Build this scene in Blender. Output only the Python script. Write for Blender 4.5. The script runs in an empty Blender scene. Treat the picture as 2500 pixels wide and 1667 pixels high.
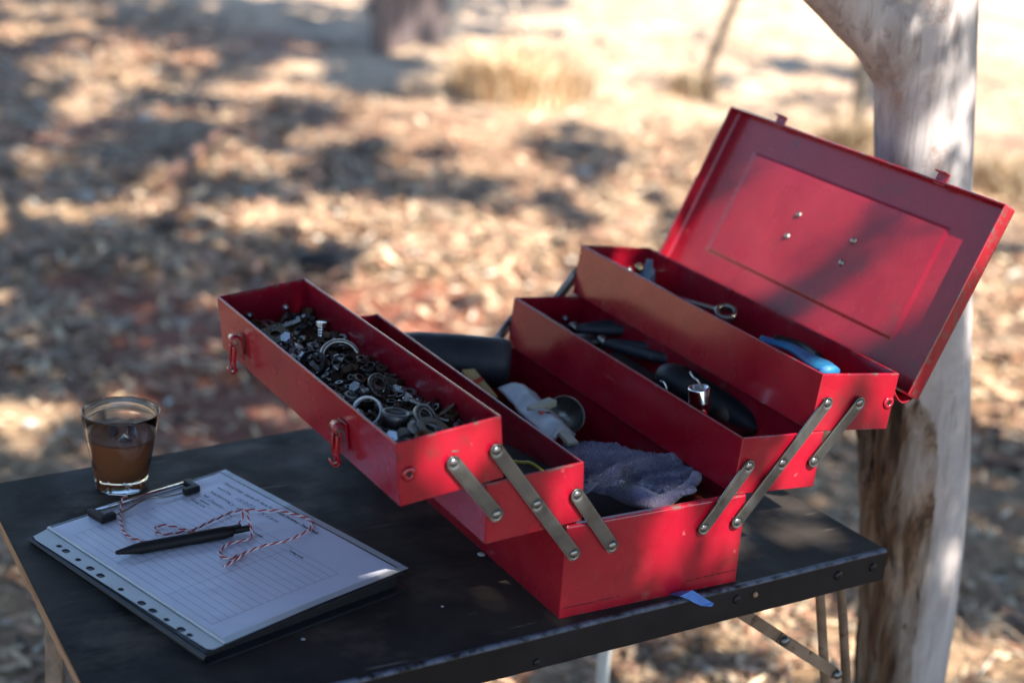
import bpy, bmesh, math, random
import numpy as np
from mathutils import Vector, Matrix
from mathutils.geometry import tessellate_polygon

random.seed(7)
rng = np.random.default_rng(7)
sc = bpy.context.scene
COL = sc.collection

# ------------------------------------------------------------------ camera
CR = np.array([[0.871639, 0.100174, -0.479803], [-0.485293, 0.313827, -0.81609], [0.068824, 0.944181, 0.322157]])
CC = np.array([-0.77968, -1.19651, 0.76933])
FPX = 3971.426
cam = bpy.data.objects.new('camera', bpy.data.cameras.new('camera'))
COL.objects.link(cam)
sc.camera = cam
cam.data.sensor_width = 36.0
cam.data.lens = FPX / 2500 * 36
cam.data.clip_start = 0.02
cam.data.clip_end = 400
mw = Matrix.Identity(4)
for i in range(3):
    for j in range(3):
        mw[i][j] = CR[i][j]
    mw[i][3] = CC[i]
cam.matrix_world = mw
cam.data.dof.use_dof = True
cam.data.dof.focus_distance = 1.66
cam.data.dof.aperture_fstop = 3.0

# ------------------------------------------------------------------ light
SUN = Vector((0.083, -0.90, 1.0)).normalized()      # towards the sun
world = bpy.data.worlds.new('World')
sc.world = world
world.use_nodes = True
wn = world.node_tree
bg = wn.nodes['Background']
sky = wn.nodes.new('ShaderNodeTexSky')
sky.sky_type = 'NISHITA'
sky.sun_disc = False
sky.sun_elevation = math.asin(SUN.z)
sky.sun_rotation = math.atan2(SUN.x, SUN.y)
sky.air_density = 1.0
sky.dust_density = 0.0
sky.ozone_density = 1.6
wn.links.new(sky.outputs[0], bg.inputs[0])
bg.inputs[1].default_value = 0.11
sun = bpy.data.objects.new('sun', bpy.data.lights.new('sun', 'SUN'))
COL.objects.link(sun)
sun.data.energy = 5.0
sun.data.angle = math.radians(0.53)
sun.data.color = (1.0, 0.90, 0.78)
sun.rotation_euler = SUN.to_track_quat('Z', 'Y').to_euler()
sc.view_settings.view_transform = 'Standard'
sc.view_settings.look = 'None'
sc.view_settings.exposure = 1.55
sc.view_settings.gamma = 1
sc.view_settings.use_curve_mapping = False
sc.render.engine = 'CYCLES'
sc.cycles.use_denoising = True
sc.cycles.max_bounces = 10
sc.cycles.transparent_max_bounces = 16
sc.cycles.caustics_refractive = True
sc.cycles.caustics_reflective = False
sc.cycles.sample_clamp_indirect = 6.0

# ------------------------------------------------------------------ helpers
def ray(u, v):
    return CR @ np.array([(u - 1250) / FPX, -(v - 833.5) / FPX, -1.0])

def at(u, v, n=(0, 0, 1), p0=(0, 0, 0)):
    """point where the sight line through photo pixel (u, v) meets a plane"""
    d = ray(u, v); n = np.array(n, float)
    t = ((np.array(p0, float) - CC) @ n) / (d @ n)
    return CC + d * t

def tag(o, label=None, cat=None, group=None, kind=None):
    if label: o['label'] = label
    if cat: o['category'] = cat
    if group: o['group'] = group
    if kind: o['kind'] = kind
    return o

def empty(name, loc=(0, 0, 0)):
    o = bpy.data.objects.new(name, None)
    o.empty_display_size = 0.02
    o.location = loc
    COL.objects.link(o)
    return o

def link(name, me, parent=None, mat=None, smooth=False):
    if mat is not None and not me.materials: me.materials.append(mat)
    if smooth: me.polygons.foreach_set('use_smooth', [True] * len(me.polygons))
    o = bpy.data.objects.new(name, me)
    COL.objects.link(o)
    if parent is not None:
        o.parent = parent
        o.matrix_parent_inverse = Matrix.Translation(-Vector(parent.location)) if parent.parent is None else Matrix.Identity(4)
        if parent.parent is None and parent.type == 'EMPTY':
            pass
    return o

def data(verts, faces, mat=None, smooth=False):
    me = bpy.data.meshes.new('m')
    me.from_pydata([tuple(map(float, v)) for v in verts], [], [tuple(f) for f in faces])
    me.update()
    if mat: me.materials.append(mat)
    if smooth: me.polygons.foreach_set('use_smooth', [True] * len(me.polygons))
    return me

def mesh(name, verts, faces, mat, parent=None, smooth=False):
    return link(name, data(verts, faces, mat, smooth), parent)

def big_mesh(name, V, F, mat, parent=None, cols=None):
    """fast: V (n,3), F (m,k) arrays, cols per vertex (n,3)"""
    me = bpy.data.meshes.new(name)
    n, m, k = len(V), len(F), F.shape[1]
    me.vertices.add(n); me.vertices.foreach_set('co', V.astype(np.float32).ravel())
    me.loops.add(m * k); me.loops.foreach_set('vertex_index', F.astype(np.int32).ravel())
    me.polygons.add(m); me.polygons.foreach_set('loop_start', np.arange(0, m * k, k, dtype=np.int32))
    me.polygons.foreach_set('loop_total', np.full(m, k, dtype=np.int32))
    me.update(calc_edges=True)
    if cols is not None:
        a = me.color_attributes.new('Col', 'FLOAT_COLOR', 'POINT')
        a.data.foreach_set('color', np.hstack([cols, np.ones((n, 1))]).astype(np.float32).ravel())
    me.materials.append(mat)
    return link(name, me, parent)

def loops_solid(loops, cap0=True, cap1=True):
    """list of equally long closed loops of points -> verts, faces (quads)"""
    n = len(loops[0]); V = [p for l in loops for p in l]; F = []
    for i in range(len(loops) - 1):
        for j in range(n):
            a, b = i * n + j, i * n + (j + 1) % n
            F.append((a, b, b + n, a + n))
    if cap0: F.append(tuple(reversed(range(n))))
    if cap1: F.append(tuple((len(loops) - 1) * n + j for j in range(n)))
    return V, F

def tube(path, r, seg=10, closed=False):
    path = [Vector(p) for p in path]; n = len(path)
    rr = r if hasattr(r, '__len__') else [r] * n
    up = None; loops = []
    for i, p in enumerate(path):
        if closed: t = (path[(i + 1) % n] - path[i - 1]).normalized()
        else: t = (path[min(i + 1, n - 1)] - path[max(i - 1, 0)]).normalized()
        if up is None:
            up = t.orthogonal().normalized()
        up = (up - t * up.dot(t)).normalized()
        s = t.cross(up)
        loops.append([p + (up * math.cos(a) + s * math.sin(a)) * rr[i] for a in [2 * math.pi * k / seg for k in range(seg)]])
    if closed:
        loops.append(loops[0])
        V, F = loops_solid(loops, False, False)
        return V, F
    return loops_solid(loops)

def lathe(profile, seg=32, origin=(0, 0, 0), axis=(0, 0, 1), cap0=True, cap1=True, rfun=None):
    ax = Vector(axis).normalized(); u = ax.orthogonal().normalized(); w = ax.cross(u); o = Vector(origin)
    loops = []
    for r, z in profile:
        loops.append([o + ax * z + (u * math.cos(a) + w * math.sin(a)) * (r * (rfun(a, z) if rfun else 1)) for a in [2 * math.pi * k / seg for k in range(seg)]])
    return loops_solid(loops, cap0, cap1)

def join(*vf):
    V, F = [], []
    for v, f in vf:
        n = len(V); V += list(v); F += [tuple(i + n for i in q) for q in f]
    return V, F

def box(cx, cy, cz, sx, sy, sz, M=None, bev=0.0):
    bm = bmesh.new()
    bmesh.ops.create_cube(bm, size=1, matrix=Matrix.Translation((cx, cy, cz)) @ Matrix.Diagonal((sx, sy, sz, 1)))
    if bev: bmesh.ops.bevel(bm, geom=bm.edges[:], offset=bev, segments=2, affect='EDGES', profile=0.5)
    if M is not None: bmesh.ops.transform(bm, matrix=M, verts=bm.verts)
    bm.verts.index_update()
    V = [v.co.copy() for v in bm.verts]; F = [tuple(v.index for v in f.verts) for f in bm.faces]
    bm.free()
    return V, F

def frame(x, y, z, o):
    M = Matrix.Identity(4)
    for i in range(3):
        M[i][0], M[i][1], M[i][2], M[i][3] = x[i], y[i], z[i], o[i]
    return M

def mapv(vf, M):
    return [M @ Vector(v) for v in vf[0]], vf[1]

# value noise for shaping geometry
_P = rng.random((64, 64))
def vn(x, y):
    x = np.asarray(x, float); y = np.asarray(y, float)
    xi = np.floor(x).astype(int); yi = np.floor(y).astype(int); fx = x - xi; fy = y - yi
    fx = fx * fx * (3 - 2 * fx); fy = fy * fy * (3 - 2 * fy)
    g = lambda a, b: _P[a % 64, b % 64]
    return (g(xi, yi) * (1 - fx) + g(xi + 1, yi) * fx) * (1 - fy) + (g(xi, yi + 1) * (1 - fx) + g(xi + 1, yi + 1) * fx) * fy
def fbm(x, y, o=4):
    s = 0; a = 0.5
    for i in range(o):
        s = s + a * vn(x * 2 ** i + 17 * i, y * 2 ** i + 5 * i); a *= 0.5
    return s

# ------------------------------------------------------------------ materials
def mat(name, cols, scale=5, detail=6, rough=(0.4, 0.6), metal=0.0, bump=0.0, bscale=None, stretch=(1, 1, 1), coat=0.0,
        spec=0.5, spots=None, rand=0.0, attr=None, dist=0.0, sheen=0.0, ior=1.5, rot=(0, 0, 0)):
    m = bpy.data.materials.new(name); m.use_nodes = True
    nt = m.node_tree; N = nt.nodes; L = nt.links; b = N['Principled BSDF']
    tc = N.new('ShaderNodeTexCoord'); mp = N.new('ShaderNodeMapping'); mp.inputs['Scale'].default_value = stretch
    mp.inputs['Rotation'].default_value = rot
    L.new(tc.outputs['Object'], mp.inputs[0])
    nz = N.new('ShaderNodeTexNoise'); nz.inputs['Scale'].default_value = scale; nz.inputs['Detail'].default_value = detail
    nz.inputs['Roughness'].default_value = 0.6; nz.inputs['Distortion'].default_value = dist
    L.new(mp.outputs[0], nz.inputs['Vector'])
    rp = N.new('ShaderNodeValToRGB'); L.new(nz.outputs['Fac'], rp.inputs[0])
    el = rp.color_ramp.elements
    cols = [c if len(c) == 2 else (p, c) for p, c in zip(np.linspace(0.32, 0.68, len(cols)), cols)] if len(cols[0]) == 3 else cols
    while len(el) < len(cols): el.new(0.5)
    while len(el) > len(cols): el.remove(el[-1])
    for e, (p, c) in zip(el, cols): e.position = p; e.color = (*c, 1)
    col = rp.outputs[0]
    if attr:
        at_ = N.new('ShaderNodeAttribute'); at_.attribute_name = attr
        mx = N.new('ShaderNodeMix'); mx.data_type = 'RGBA'; mx.blend_type = 'MULTIPLY'; mx.inputs[0].default_value = 1
        L.new(at_.outputs['Color'], mx.inputs[6]); L.new(col, mx.inputs[7]); col = mx.outputs[2]
    if rand:
        oi = N.new('ShaderNodeObjectInfo'); hs = N.new('ShaderNodeHueSaturation')
        mr = N.new('ShaderNodeMapRange'); mr.inputs[3].default_value = 1 - rand; mr.inputs[4].default_value = 1 + rand
        L.new(oi.outputs['Random'], mr.inputs[0]); L.new(mr.outputs[0], hs.inputs['Value']); L.new(col, hs.inputs['Color']); col = hs.outputs[0]
    for s in (spots or []):   # (scale, threshold lo, hi, colour, stretch[, rot])
        n2 = N.new('ShaderNodeTexNoise'); n2.inputs['Scale'].default_value = s[0]; n2.inputs['Detail'].default_value = 5; n2.inputs['Roughness'].default_value = 0.65
        m2 = N.new('ShaderNodeMapping'); m2.inputs['Scale'].default_value = s[4] if len(s) > 4 else (1, 1, 1)
        m2.inputs['Location'].default_value = (s[0] * .37, s[1] * 3.1, .7)
        if len(s) > 5: m2.inputs['Rotation'].default_value = s[5]
        L.new(tc.outputs['Object'], m2.inputs[0]); L.new(m2.outputs[0], n2.inputs['Vector'])
        mr = N.new('ShaderNodeMapRange'); mr.inputs[1].default_value = s[1]; mr.inputs[2].default_value = s[2]; mr.clamp = True
        L.new(n2.outputs['Fac'], mr.inputs[0])
        fac = mr.outputs[0]
        if len(s) > 6:   # paint chips and the rail's painted sheen, only where the attribute 'wear' says edge
            aw = N.new('ShaderNodeAttribute'); aw.attribute_name = 'wear'
            mm = N.new('ShaderNodeMath'); mm.operation = 'MULTIPLY'; L.new(fac, mm.inputs[0]); L.new(aw.outputs['Fac'], mm.inputs[1]); fac = mm.outputs[0]
        mx = N.new('ShaderNodeMix'); mx.data_type = 'RGBA'; L.new(fac, mx.inputs[0]); L.new(col, mx.inputs[6]); mx.inputs[7].default_value = (*s[3], 1)
        col = mx.outputs[2]
    L.new(col, b.inputs['Base Color'])
    mr = N.new('ShaderNodeMapRange'); mr.inputs[1].default_value = 0.3; mr.inputs[2].default_value = 0.7
    mr.inputs[3].default_value = rough[0]; mr.inputs[4].default_value = rough[1]
    n3 = N.new('ShaderNodeTexNoise'); n3.inputs['Scale'].default_value = scale * 2.3; n3.inputs['Detail'].default_value = 4
    L.new(mp.outputs[0], n3.inputs['Vector']); L.new(n3.outputs['Fac'], mr.inputs[0]); L.new(mr.outputs[0], b.inputs['Roughness'])
    b.inputs['Metallic'].default_value = metal; b.inputs['Specular IOR Level'].default_value = spec; b.inputs['IOR'].default_value = ior
    b.inputs['Coat Weight'].default_value = coat; b.inputs['Coat Roughness'].default_value = 0.12
    b.inputs['Sheen Weight'].default_value = sheen
    if bump:
        bp = N.new('ShaderNodeBump'); bp.inputs['Strength'].default_value = 1; bp.inputs['Distance'].default_value = bump
        n4 = N.new('ShaderNodeTexNoise'); n4.inputs['Scale'].default_value = bscale or scale * 3; n4.inputs['Detail'].default_value = 5
        L.new(mp.outputs[0], n4.inputs['Vector']); L.new(n4.outputs['Fac'], bp.inputs['Height']); L.new(bp.outputs[0], b.inputs['Normal'])
    return m

RED = mat('red_paint', [(0.22, 0.002, 0.012), (0.27, 0.003, 0.017), (0.30, 0.005, 0.022)], scale=6, rough=(0.20, 0.36), bump=0.0007, bscale=7, coat=0.4,
          spots=[(60, 0.66, 0.78, (0.30, 0.05, 0.06)), (70, 0.68, 0.74, (0.36, 0.10, 0.11), (1, 0.06, 1), (0.3, 0.2, 0.8)), (70, 0.69, 0.74, (0.34, 0.12, 0.12), (0.05, 1, 1), (0.1, 0.5, 0.2)), (24, 0.60, 0.74, (0.15, 0.02, 0.02)), (5, 0.50, 0.74, (0.36, 0.016, 0.030)), (240, 0.68, 0.72, (0.09, 0.035, 0.025)), (16, 0.64, 0.74, (0.24, 0.06, 0.055)), (11, 0.58, 0.75, (0.20, 0.010, 0.022)),
                 (380, 0.75, 0.78, (0.12, 0.08, 0.08)), (90, 0.52, 0.60, (0.10, 0.07, 0.065), (1, 1, 1), (0, 0, 0), 'wear')])
STEEL = mat('link_steel', [(0.105, 0.112, 0.118), (0.155, 0.165, 0.172), (0.20, 0.212, 0.22)], scale=30, rough=(0.30, 0.46), metal=0.9, bump=0.00003, bscale=200,
            spots=[(60, 0.64, 0.7, (0.12, 0.10, 0.07))])
RIVET = mat('rivet_steel', [(0.15, 0.16, 0.17), (0.24, 0.25, 0.265)], scale=80, rough=(0.22, 0.4), metal=0.95)
BLACKPL = mat('black_plastic', [(0.006, 0.007, 0.009), (0.013, 0.014, 0.018)], scale=20, rough=(0.4, 0.55), spec=.3, bump=0.0001, bscale=200)
BLACKRUB = mat('black_rubber', [(0.012, 0.014, 0.020), (0.030, 0.032, 0.042)], scale=14, rough=(0.45, 0.7), bump=0.0012, bscale=60,
               spots=[(40, 0.64, 0.74, (0.09, 0.09, 0.10))])
TABLEM = mat('black_board', [(0.008, 0.008, 0.010), (0.017, 0.016, 0.017), (0.040, 0.034, 0.030)], scale=7, detail=8, rough=(0.55, 0.80), bump=0.0003, bscale=70, dist=0.6, spec=.18,
             spots=[(4, 0.48, 0.66, (0.036, 0.030, 0.027)), (13, 0.50, 0.66, (0.085, 0.066, 0.052), (.6, 1, 1)), (3, 0.48, 0.60, (0.042, 0.035, 0.030)), (90, 0.64, 0.69, (0.13, 0.115, 0.10), (.08, 1, 1), (0, 0, .9)), (230, 0.70, 0.74, (0.20, 0.16, 0.13)), (45, 0.68, 0.76, (0.08, 0.065, 0.05)), (22, 0.62, 0.74, (0.05, 0.036, 0.03), (0.15, 1, 1), (0, 0, 0.5)),
                    (150, 0.735, 0.77, (0.20, 0.18, 0.16))])
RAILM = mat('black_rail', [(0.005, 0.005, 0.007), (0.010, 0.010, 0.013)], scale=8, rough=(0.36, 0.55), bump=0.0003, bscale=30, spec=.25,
            spots=[(28, 0.66, 0.76, (0.035, 0.032, 0.032)), (120, 0.72, 0.76, (0.22, 0.20, 0.19)), (60, 0.35, 0.55, (0.10, 0.12, 0.17), (1, 1, 1), (0, 0, 0), 'wear')])  # last spot paints the sky's reflection along the top edge in blue-grey
WOOD = mat('raw_board_edge', [(0.16, 0.095, 0.055), (0.26, 0.165, 0.10), (0.34, 0.23, 0.15)], scale=60, rough=(0.7, 0.9), bump=0.0006, bscale=90, stretch=(1, 0.15, 2),
           spots=[(30, 0.62, 0.7, (0.07, 0.05, 0.04))])
RUST = mat('rusty_leg_steel', [(0.10, 0.075, 0.055), (0.20, 0.14, 0.10), (0.30, 0.22, 0.16)], scale=18, rough=(0.5, 0.75), metal=0.35, bump=0.0003, bscale=80,
           spots=[(50, 0.58, 0.68, (0.06, 0.035, 0.02))])
ZINC = mat('zinc', [(0.35, 0.38, 0.40), (0.55, 0.58, 0.60)], scale=120, rough=(0.2, 0.4), metal=1.0, rand=0.25)
DARKM = mat('dark_oxide_steel', [(0.035, 0.032, 0.03), (0.10, 0.092, 0.088)], scale=120, rough=(0.25, 0.5), metal=0.9, rand=0.45)
RUSTN = mat('rusty_nut', [(0.045, 0.025, 0.015), (0.10, 0.055, 0.03)], scale=160, rough=(0.5, 0.8), metal=0.4, rand=0.4, bump=0.0003, bscale=300)
CHROME = mat('chrome', [(0.55, 0.55, 0.56), (0.65, 0.65, 0.66)], scale=60, rough=(0.06, 0.14), metal=1.0)
GREYM = mat('grey_steel', [(0.20, 0.19, 0.175), (0.32, 0.31, 0.29)], scale=90, rough=(0.25, 0.45), metal=0.95, rand=0.2)
NYLON = mat('pale_ring', [(0.42, 0.44, 0.48), (0.55, 0.57, 0.6)], scale=60, rough=(0.3, 0.5), metal=0.3)
WHITEM = mat('white_paper', [(0.84, 0.86, 0.99), (0.86, 0.88, 0.99)], scale=30, rough=(0.6, 0.7))
INK = mat('print_ink', [(0.05, 0.05, 0.09), (0.06, 0.06, 0.10)], rough=(0.6, 0.7))
PENCIL = mat('pencil_grey', [(0.16, 0.17, 0.30), (0.20, 0.21, 0.34)], rough=(0.6, 0.7))
LINEM = mat('ruled_ink', [(0.07, 0.07, 0.12), (0.09, 0.09, 0.14)], rough=(0.6, 0.7))
TWR = mat('red_cotton', [(0.33, 0.02, 0.03), (0.42, 0.04, 0.05)], scale=300, rough=(0.8, 0.9))
TWW = mat('white_cotton', [(0.62, 0.55, 0.56), (0.72, 0.68, 0.68)], scale=300, rough=(0.8, 0.9))
TOWEL = mat('terry_towel', [(0.14, 0.125, 0.22), (0.21, 0.19, 0.30), (0.27, 0.25, 0.37)], scale=40, rough=(0.9, 1.0), bump=0.0022, bscale=420, sheen=0.6,
            spots=[(22, 0.60, 0.72, (0.09, 0.075, 0.10))])
BLUEPL = mat('blue_plastic', [(0.01, 0.11, 0.30), (0.02, 0.22, 0.42)], scale=40, rough=(0.5, 0.65), spots=[(55, 0.6, 0.66, (0.01, 0.05, 0.25))])
BLUETAPE = mat('blue_tape', [(0.03, 0.12, 0.42), (0.05, 0.18, 0.55)], scale=60, rough=(0.5, 0.6), bump=0.0003, bscale=90)
PALEPL = mat('pale_plastic', [(0.30, 0.32, 0.36), (0.42, 0.43, 0.44)], scale=30, rough=(0.25, 0.45), bump=0.0008, bscale=60)
CREAM = mat('cream_plastic', [(0.34, 0.31, 0.23), (0.42, 0.39, 0.30)], scale=40, rough=(0.4, 0.6))
CARD = mat('printed_card', [(0.46, 0.30, 0.13), (0.50, 0.35, 0.17)], scale=20, rough=(0.5, 0.7))
REDPR = mat('red_print', [(0.42, 0.03, 0.02), (0.5, 0.05, 0.03)], rough=(0.5, 0.7))
BRASS = mat('brass', [(0.6, 0.45, 0.2), (0.7, 0.55, 0.3)], scale=90, rough=(0.2, 0.35), metal=1.0)
YEL = mat('yellow_insulation', [(0.45, 0.50, 0.06), (0.5, 0.55, 0.08)], rough=(0.35, 0.5))
BLUEGR = mat('blue_grey_plastic', [(0.10, 0.17, 0.25), (0.16, 0.24, 0.32)], scale=60, rough=(0.3, 0.5))
ORANGE = mat('orange_red_plastic', [(0.20, 0.03, 0.02), (0.26, 0.04, 0.02)], rough=(0.4, 0.6))
COVERM = mat('black_cover_board', [(0.010, 0.011, 0.016), (0.018, 0.019, 0.026)], scale=40, rough=(0.3, 0.45), bump=0.0001, bscale=150)

def simple(name):
    m = bpy.data.materials.new(name); m.use_nodes = True
    return m, m.node_tree.nodes, m.node_tree.links, m.node_tree.nodes['Principled BSDF']
GLASS, _, _, b = simple('clear_glass')
b.inputs['Transmission Weight'].default_value = 1; b.inputs['Roughness'].default_value = 0.01; b.inputs['IOR'].default_value = 1.5; b.inputs['Base Color'].default_value = (0.93, 0.95, 0.95, 1)
ICE, _, _, b = simple('melting_ice')
b.inputs['Transmission Weight'].default_value = 0.85; b.inputs['Roughness'].default_value = 0.12; b.inputs['IOR'].default_value = 1.31; b.inputs['Base Color'].default_value = (0.30, 0.15, 0.11, 1)
TEA, N, L, b = simple('dark_iced_coffee')
b.inputs['Transmission Weight'].default_value = 0.0; b.inputs['Roughness'].default_value = 0.25; b.inputs['IOR'].default_value = 1.33; b.inputs['Specular IOR Level'].default_value = .12
b.inputs['Base Color'].default_value = (0.27, 0.105, 0.050, 1)
# thin clear film: mostly see-through, glossy where the sky glances off it
def film(name, milk, tint):
    m = bpy.data.materials.new(name); m.use_nodes = True; N = m.node_tree.nodes; L = m.node_tree.links; N.clear()
    out = N.new('ShaderNodeOutputMaterial'); tr = N.new('ShaderNodeBsdfTransparent'); tr.inputs[0].default_value = (*tint, 1)
    gl = N.new('ShaderNodeBsdfGlossy'); gl.inputs['Roughness'].default_value = 0.16
    df = N.new('ShaderNodeBsdfDiffuse'); df.inputs[0].default_value = (0.62, 0.66, 0.66, 1)
    tc = N.new('ShaderNodeTexCoord'); nz = N.new('ShaderNodeTexNoise'); nz.inputs['Scale'].default_value = 18; L.new(tc.outputs['Object'], nz.inputs[0])
    bp = N.new('ShaderNodeBump'); bp.inputs['Distance'].default_value = 0.0025; L.new(nz.outputs['Fac'], bp.inputs['Height'])
    L.new(bp.outputs[0], gl.inputs['Normal'])
    fr = N.new('ShaderNodeFresnel'); L.new(bp.outputs[0], fr.inputs['Normal'])
    ge = N.new('ShaderNodeNewGeometry'); io = N.new('ShaderNodeMapRange'); io.inputs[3].default_value = 1.45; io.inputs[4].default_value = 1 / 1.45
    L.new(ge.outputs['Backfacing'], io.inputs[0]); L.new(io.outputs[0], fr.inputs[0])   # a thin film has no inner reflection
    m1 = N.new('ShaderNodeMixShader'); m1.inputs[0].default_value = milk; L.new(tr.outputs[0], m1.inputs[1]); L.new(df.outputs[0], m1.inputs[2])
    m2 = N.new('ShaderNodeMixShader'); L.new(fr.outputs[0], m2.inputs[0]); L.new(m1.outputs[0], m2.inputs[1]); L.new(gl.outputs[0], m2.inputs[2])
    L.new(m2.outputs[0], out.inputs[0])
    return m
SLEEVE = film('clear_sleeve_film', 0.04, (0.97, 0.97, 0.98))
STRIPM = film('milky_sleeve_margin', 0.9, (0.9, 0.93, 0.93))

# ------------------------------------------------------------------ ground
GZ = -0.75
BARE = [(at(u, v, (0, 0, 1), (0, 0, GZ))[:2], r) for u, v, r in
        [(640, 1025, .34), (780, 800, .55), (480, 880, .45), (300, 760, .3), (900, 950, .22), (250, 300, .5), (120, 330, .45), (720, 110, .35), (1060, 715, .12), (560, 340, .25), (150, 700, .2), (2420, 175, .5)]]
def ground_h(x, y):
    h = 0.16 * (fbm(x * 0.45, y * 0.45, 3) - 0.45) + 0.05 * (fbm(x * 2.1 + 9, y * 2.1, 3) - 0.45) + 0.075 * (fbm(x * 5.5, y * 5.5 + 3, 3) - 0.42)
    return GZ + h
def bare(x, y):
    s = np.zeros_like(x)
    for (cx, cy), r in BARE:
        s = np.maximum(s, np.exp(-((x - cx) ** 2 + (y - cy) ** 2) / (r * r)))
    return s
xs = np.concatenate([np.linspace(-90, -9, 14), np.linspace(-8, 16, 481), np.linspace(17, 110, 14)])
ys = np.concatenate([np.linspace(-60, -7, 10), np.linspace(-6, 16, 441), np.linspace(17, 140, 16)])
X, Y = np.meshgrid(xs, ys)
Z = ground_h(X, Y)
nx, ny = len(xs), len(ys)
I = np.arange(nx * ny).reshape(ny, nx)
F = np.stack([I[:-1, :-1], I[:-1, 1:], I[1:, 1:], I[1:, :-1]], -1).reshape(-1, 4)
bb = np.clip(bare(X, Y) * 1.5 + (fbm(X * 0.9 + 4, Y * 0.9, 4) - 0.56) * 3.5, 0, 1).ravel()[:, None]
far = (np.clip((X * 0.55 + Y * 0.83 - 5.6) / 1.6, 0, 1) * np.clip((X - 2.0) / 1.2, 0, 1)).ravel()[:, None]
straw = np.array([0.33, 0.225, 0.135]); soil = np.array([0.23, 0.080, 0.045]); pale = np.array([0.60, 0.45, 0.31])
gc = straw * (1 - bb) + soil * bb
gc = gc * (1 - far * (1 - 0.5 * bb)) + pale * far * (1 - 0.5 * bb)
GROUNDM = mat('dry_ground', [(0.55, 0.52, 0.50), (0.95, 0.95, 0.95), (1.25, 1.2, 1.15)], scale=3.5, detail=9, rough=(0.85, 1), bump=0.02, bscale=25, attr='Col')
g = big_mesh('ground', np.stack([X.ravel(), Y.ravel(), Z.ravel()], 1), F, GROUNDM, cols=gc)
g.data.polygons.foreach_set('use_smooth', [True] * len(g.data.polygons))
tag(g, 'dry reddish earth strewn with straw and fallen leaves', None, None, 'structure')

# fallen leaves, bark chips and straw: nobody could count them
CG = CC[:2]
VD = np.arctan2(0.816, 0.48)
def scatter(n, rmin, rmax, half, power=1.0):
    r = rmin * (rmax / rmin) ** (rng.random(n) ** power); a = VD + (rng.random(n) * 2 - 1) * half
    return CG[0] + r * np.cos(a), CG[1] + r * np.sin(a)
PAL = np.array([[.49, .35, .22], [.56, .42, .28], [.44, .26, .17], [.52, .31, .21], [.28, .14, .085], [.64, .51, .35], [.20, .13, .09], [.42, .36, .28], [.05, .038, .032], [.70, .63, .53]])
PW = np.array([.19, .16, .13, .12, .11, .09, .08, .04, .06, .03])
def litter(name, n, L0, L1, W0, W1, curl, pal=PAL, pw=PW, rmin=1.6, rmax=15, half=0.62, lift=0.02, tilt=0.5, label=None, keep=None):
    x, y = scatter(n, rmin, rmax, half)
    k = rng.random(n) > bare(x, y) * 0.9
    # drifts: litter gathers in clumps
    k &= rng.random(n) < np.clip((fbm(x * 1.6, y * 1.6, 4) - 0.36) * 5, 0.30, 1)
    if keep is not None: k &= keep(x, y)
    if rmin > 3: k &= (x * .55 + y * .83 < 6.2) | (rng.random(n) < .14) | (x < 2.6)
    x, y = x[k], y[k]; n = len(x)
    Ls = rng.uniform(L0, L1, n); Ws = rng.uniform(W0, W1, n); az = rng.uniform(0, 2 * np.pi, n); el = rng.normal(0, tilt, n); ro = rng.normal(0, tilt, n)
    d = np.stack([np.cos(az) * np.cos(el), np.sin(az) * np.cos(el), np.sin(el)], 1)
    s0 = np.stack([-np.sin(az), np.cos(az), np.zeros(n)], 1); up0 = np.cross(d, s0)
    s = s0 * np.cos(ro)[:, None] + up0 * np.sin(ro)[:, None]; up = np.cross(d, s)
    c = np.stack([x, y, ground_h(x, y) + np.abs(np.sin(el)) * Ls * 0.5 + rng.uniform(0.003, lift, n)], 1)
    h = (rng.uniform(-1, 1, n) * curl)[:, None]
    P = np.stack([c - d * Ls[:, None] / 2, c + s * Ws[:, None] / 2 + up * h, c + d * Ls[:, None] / 2, c - s * Ws[:, None] / 2 + up * h], 1)
    V = P.reshape(-1, 3); F = np.arange(4 * n).reshape(n, 4)
    ci = rng.choice(len(pal), n, p=pw / pw.sum()); cc = np.clip(pal[ci] * rng.uniform(0.55, 1.45, (n, 1)), 0, .85)
    return V, F, np.repeat(cc, 4, 0)
LITM = mat('dead_leaf_and_straw', [(0.85, 0.85, 0.85), (1.1, 1.08, 1.05)], scale=40, rough=(0.6, 0.85), attr='Col')
parts = [litter('a', 70000, .03, .07, .008, .020, .006, lift=.02, tilt=.24), litter('b', 46000, .05, .16, .002, .004, .0, tilt=.14, lift=.02), litter('c', 9000, .03, .06, .015, .035, .012, lift=.02, tilt=.3),
         litter('d', 52000, .045, .11, .014, .034, .010, rmin=4.0, rmax=14, lift=.035, tilt=.20, half=.5), litter('e', 24000, .08, .24, .004, .008, .0, rmin=4, rmax=14, tilt=.12, lift=.03, half=.5)]
off = 0; VV, FF, CL = [], [], []
for V, F, c in parts:
    VV.append(V); FF.append(F + off); CL.append(c); off += len(V)
o = big_mesh('leaf_litter', np.vstack(VV), np.vstack(FF), LITM, cols=np.vstack(CL))
tag(o, 'dry fallen leaves, straw and bark chips covering the ground', None, None, 'stuff')

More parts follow.
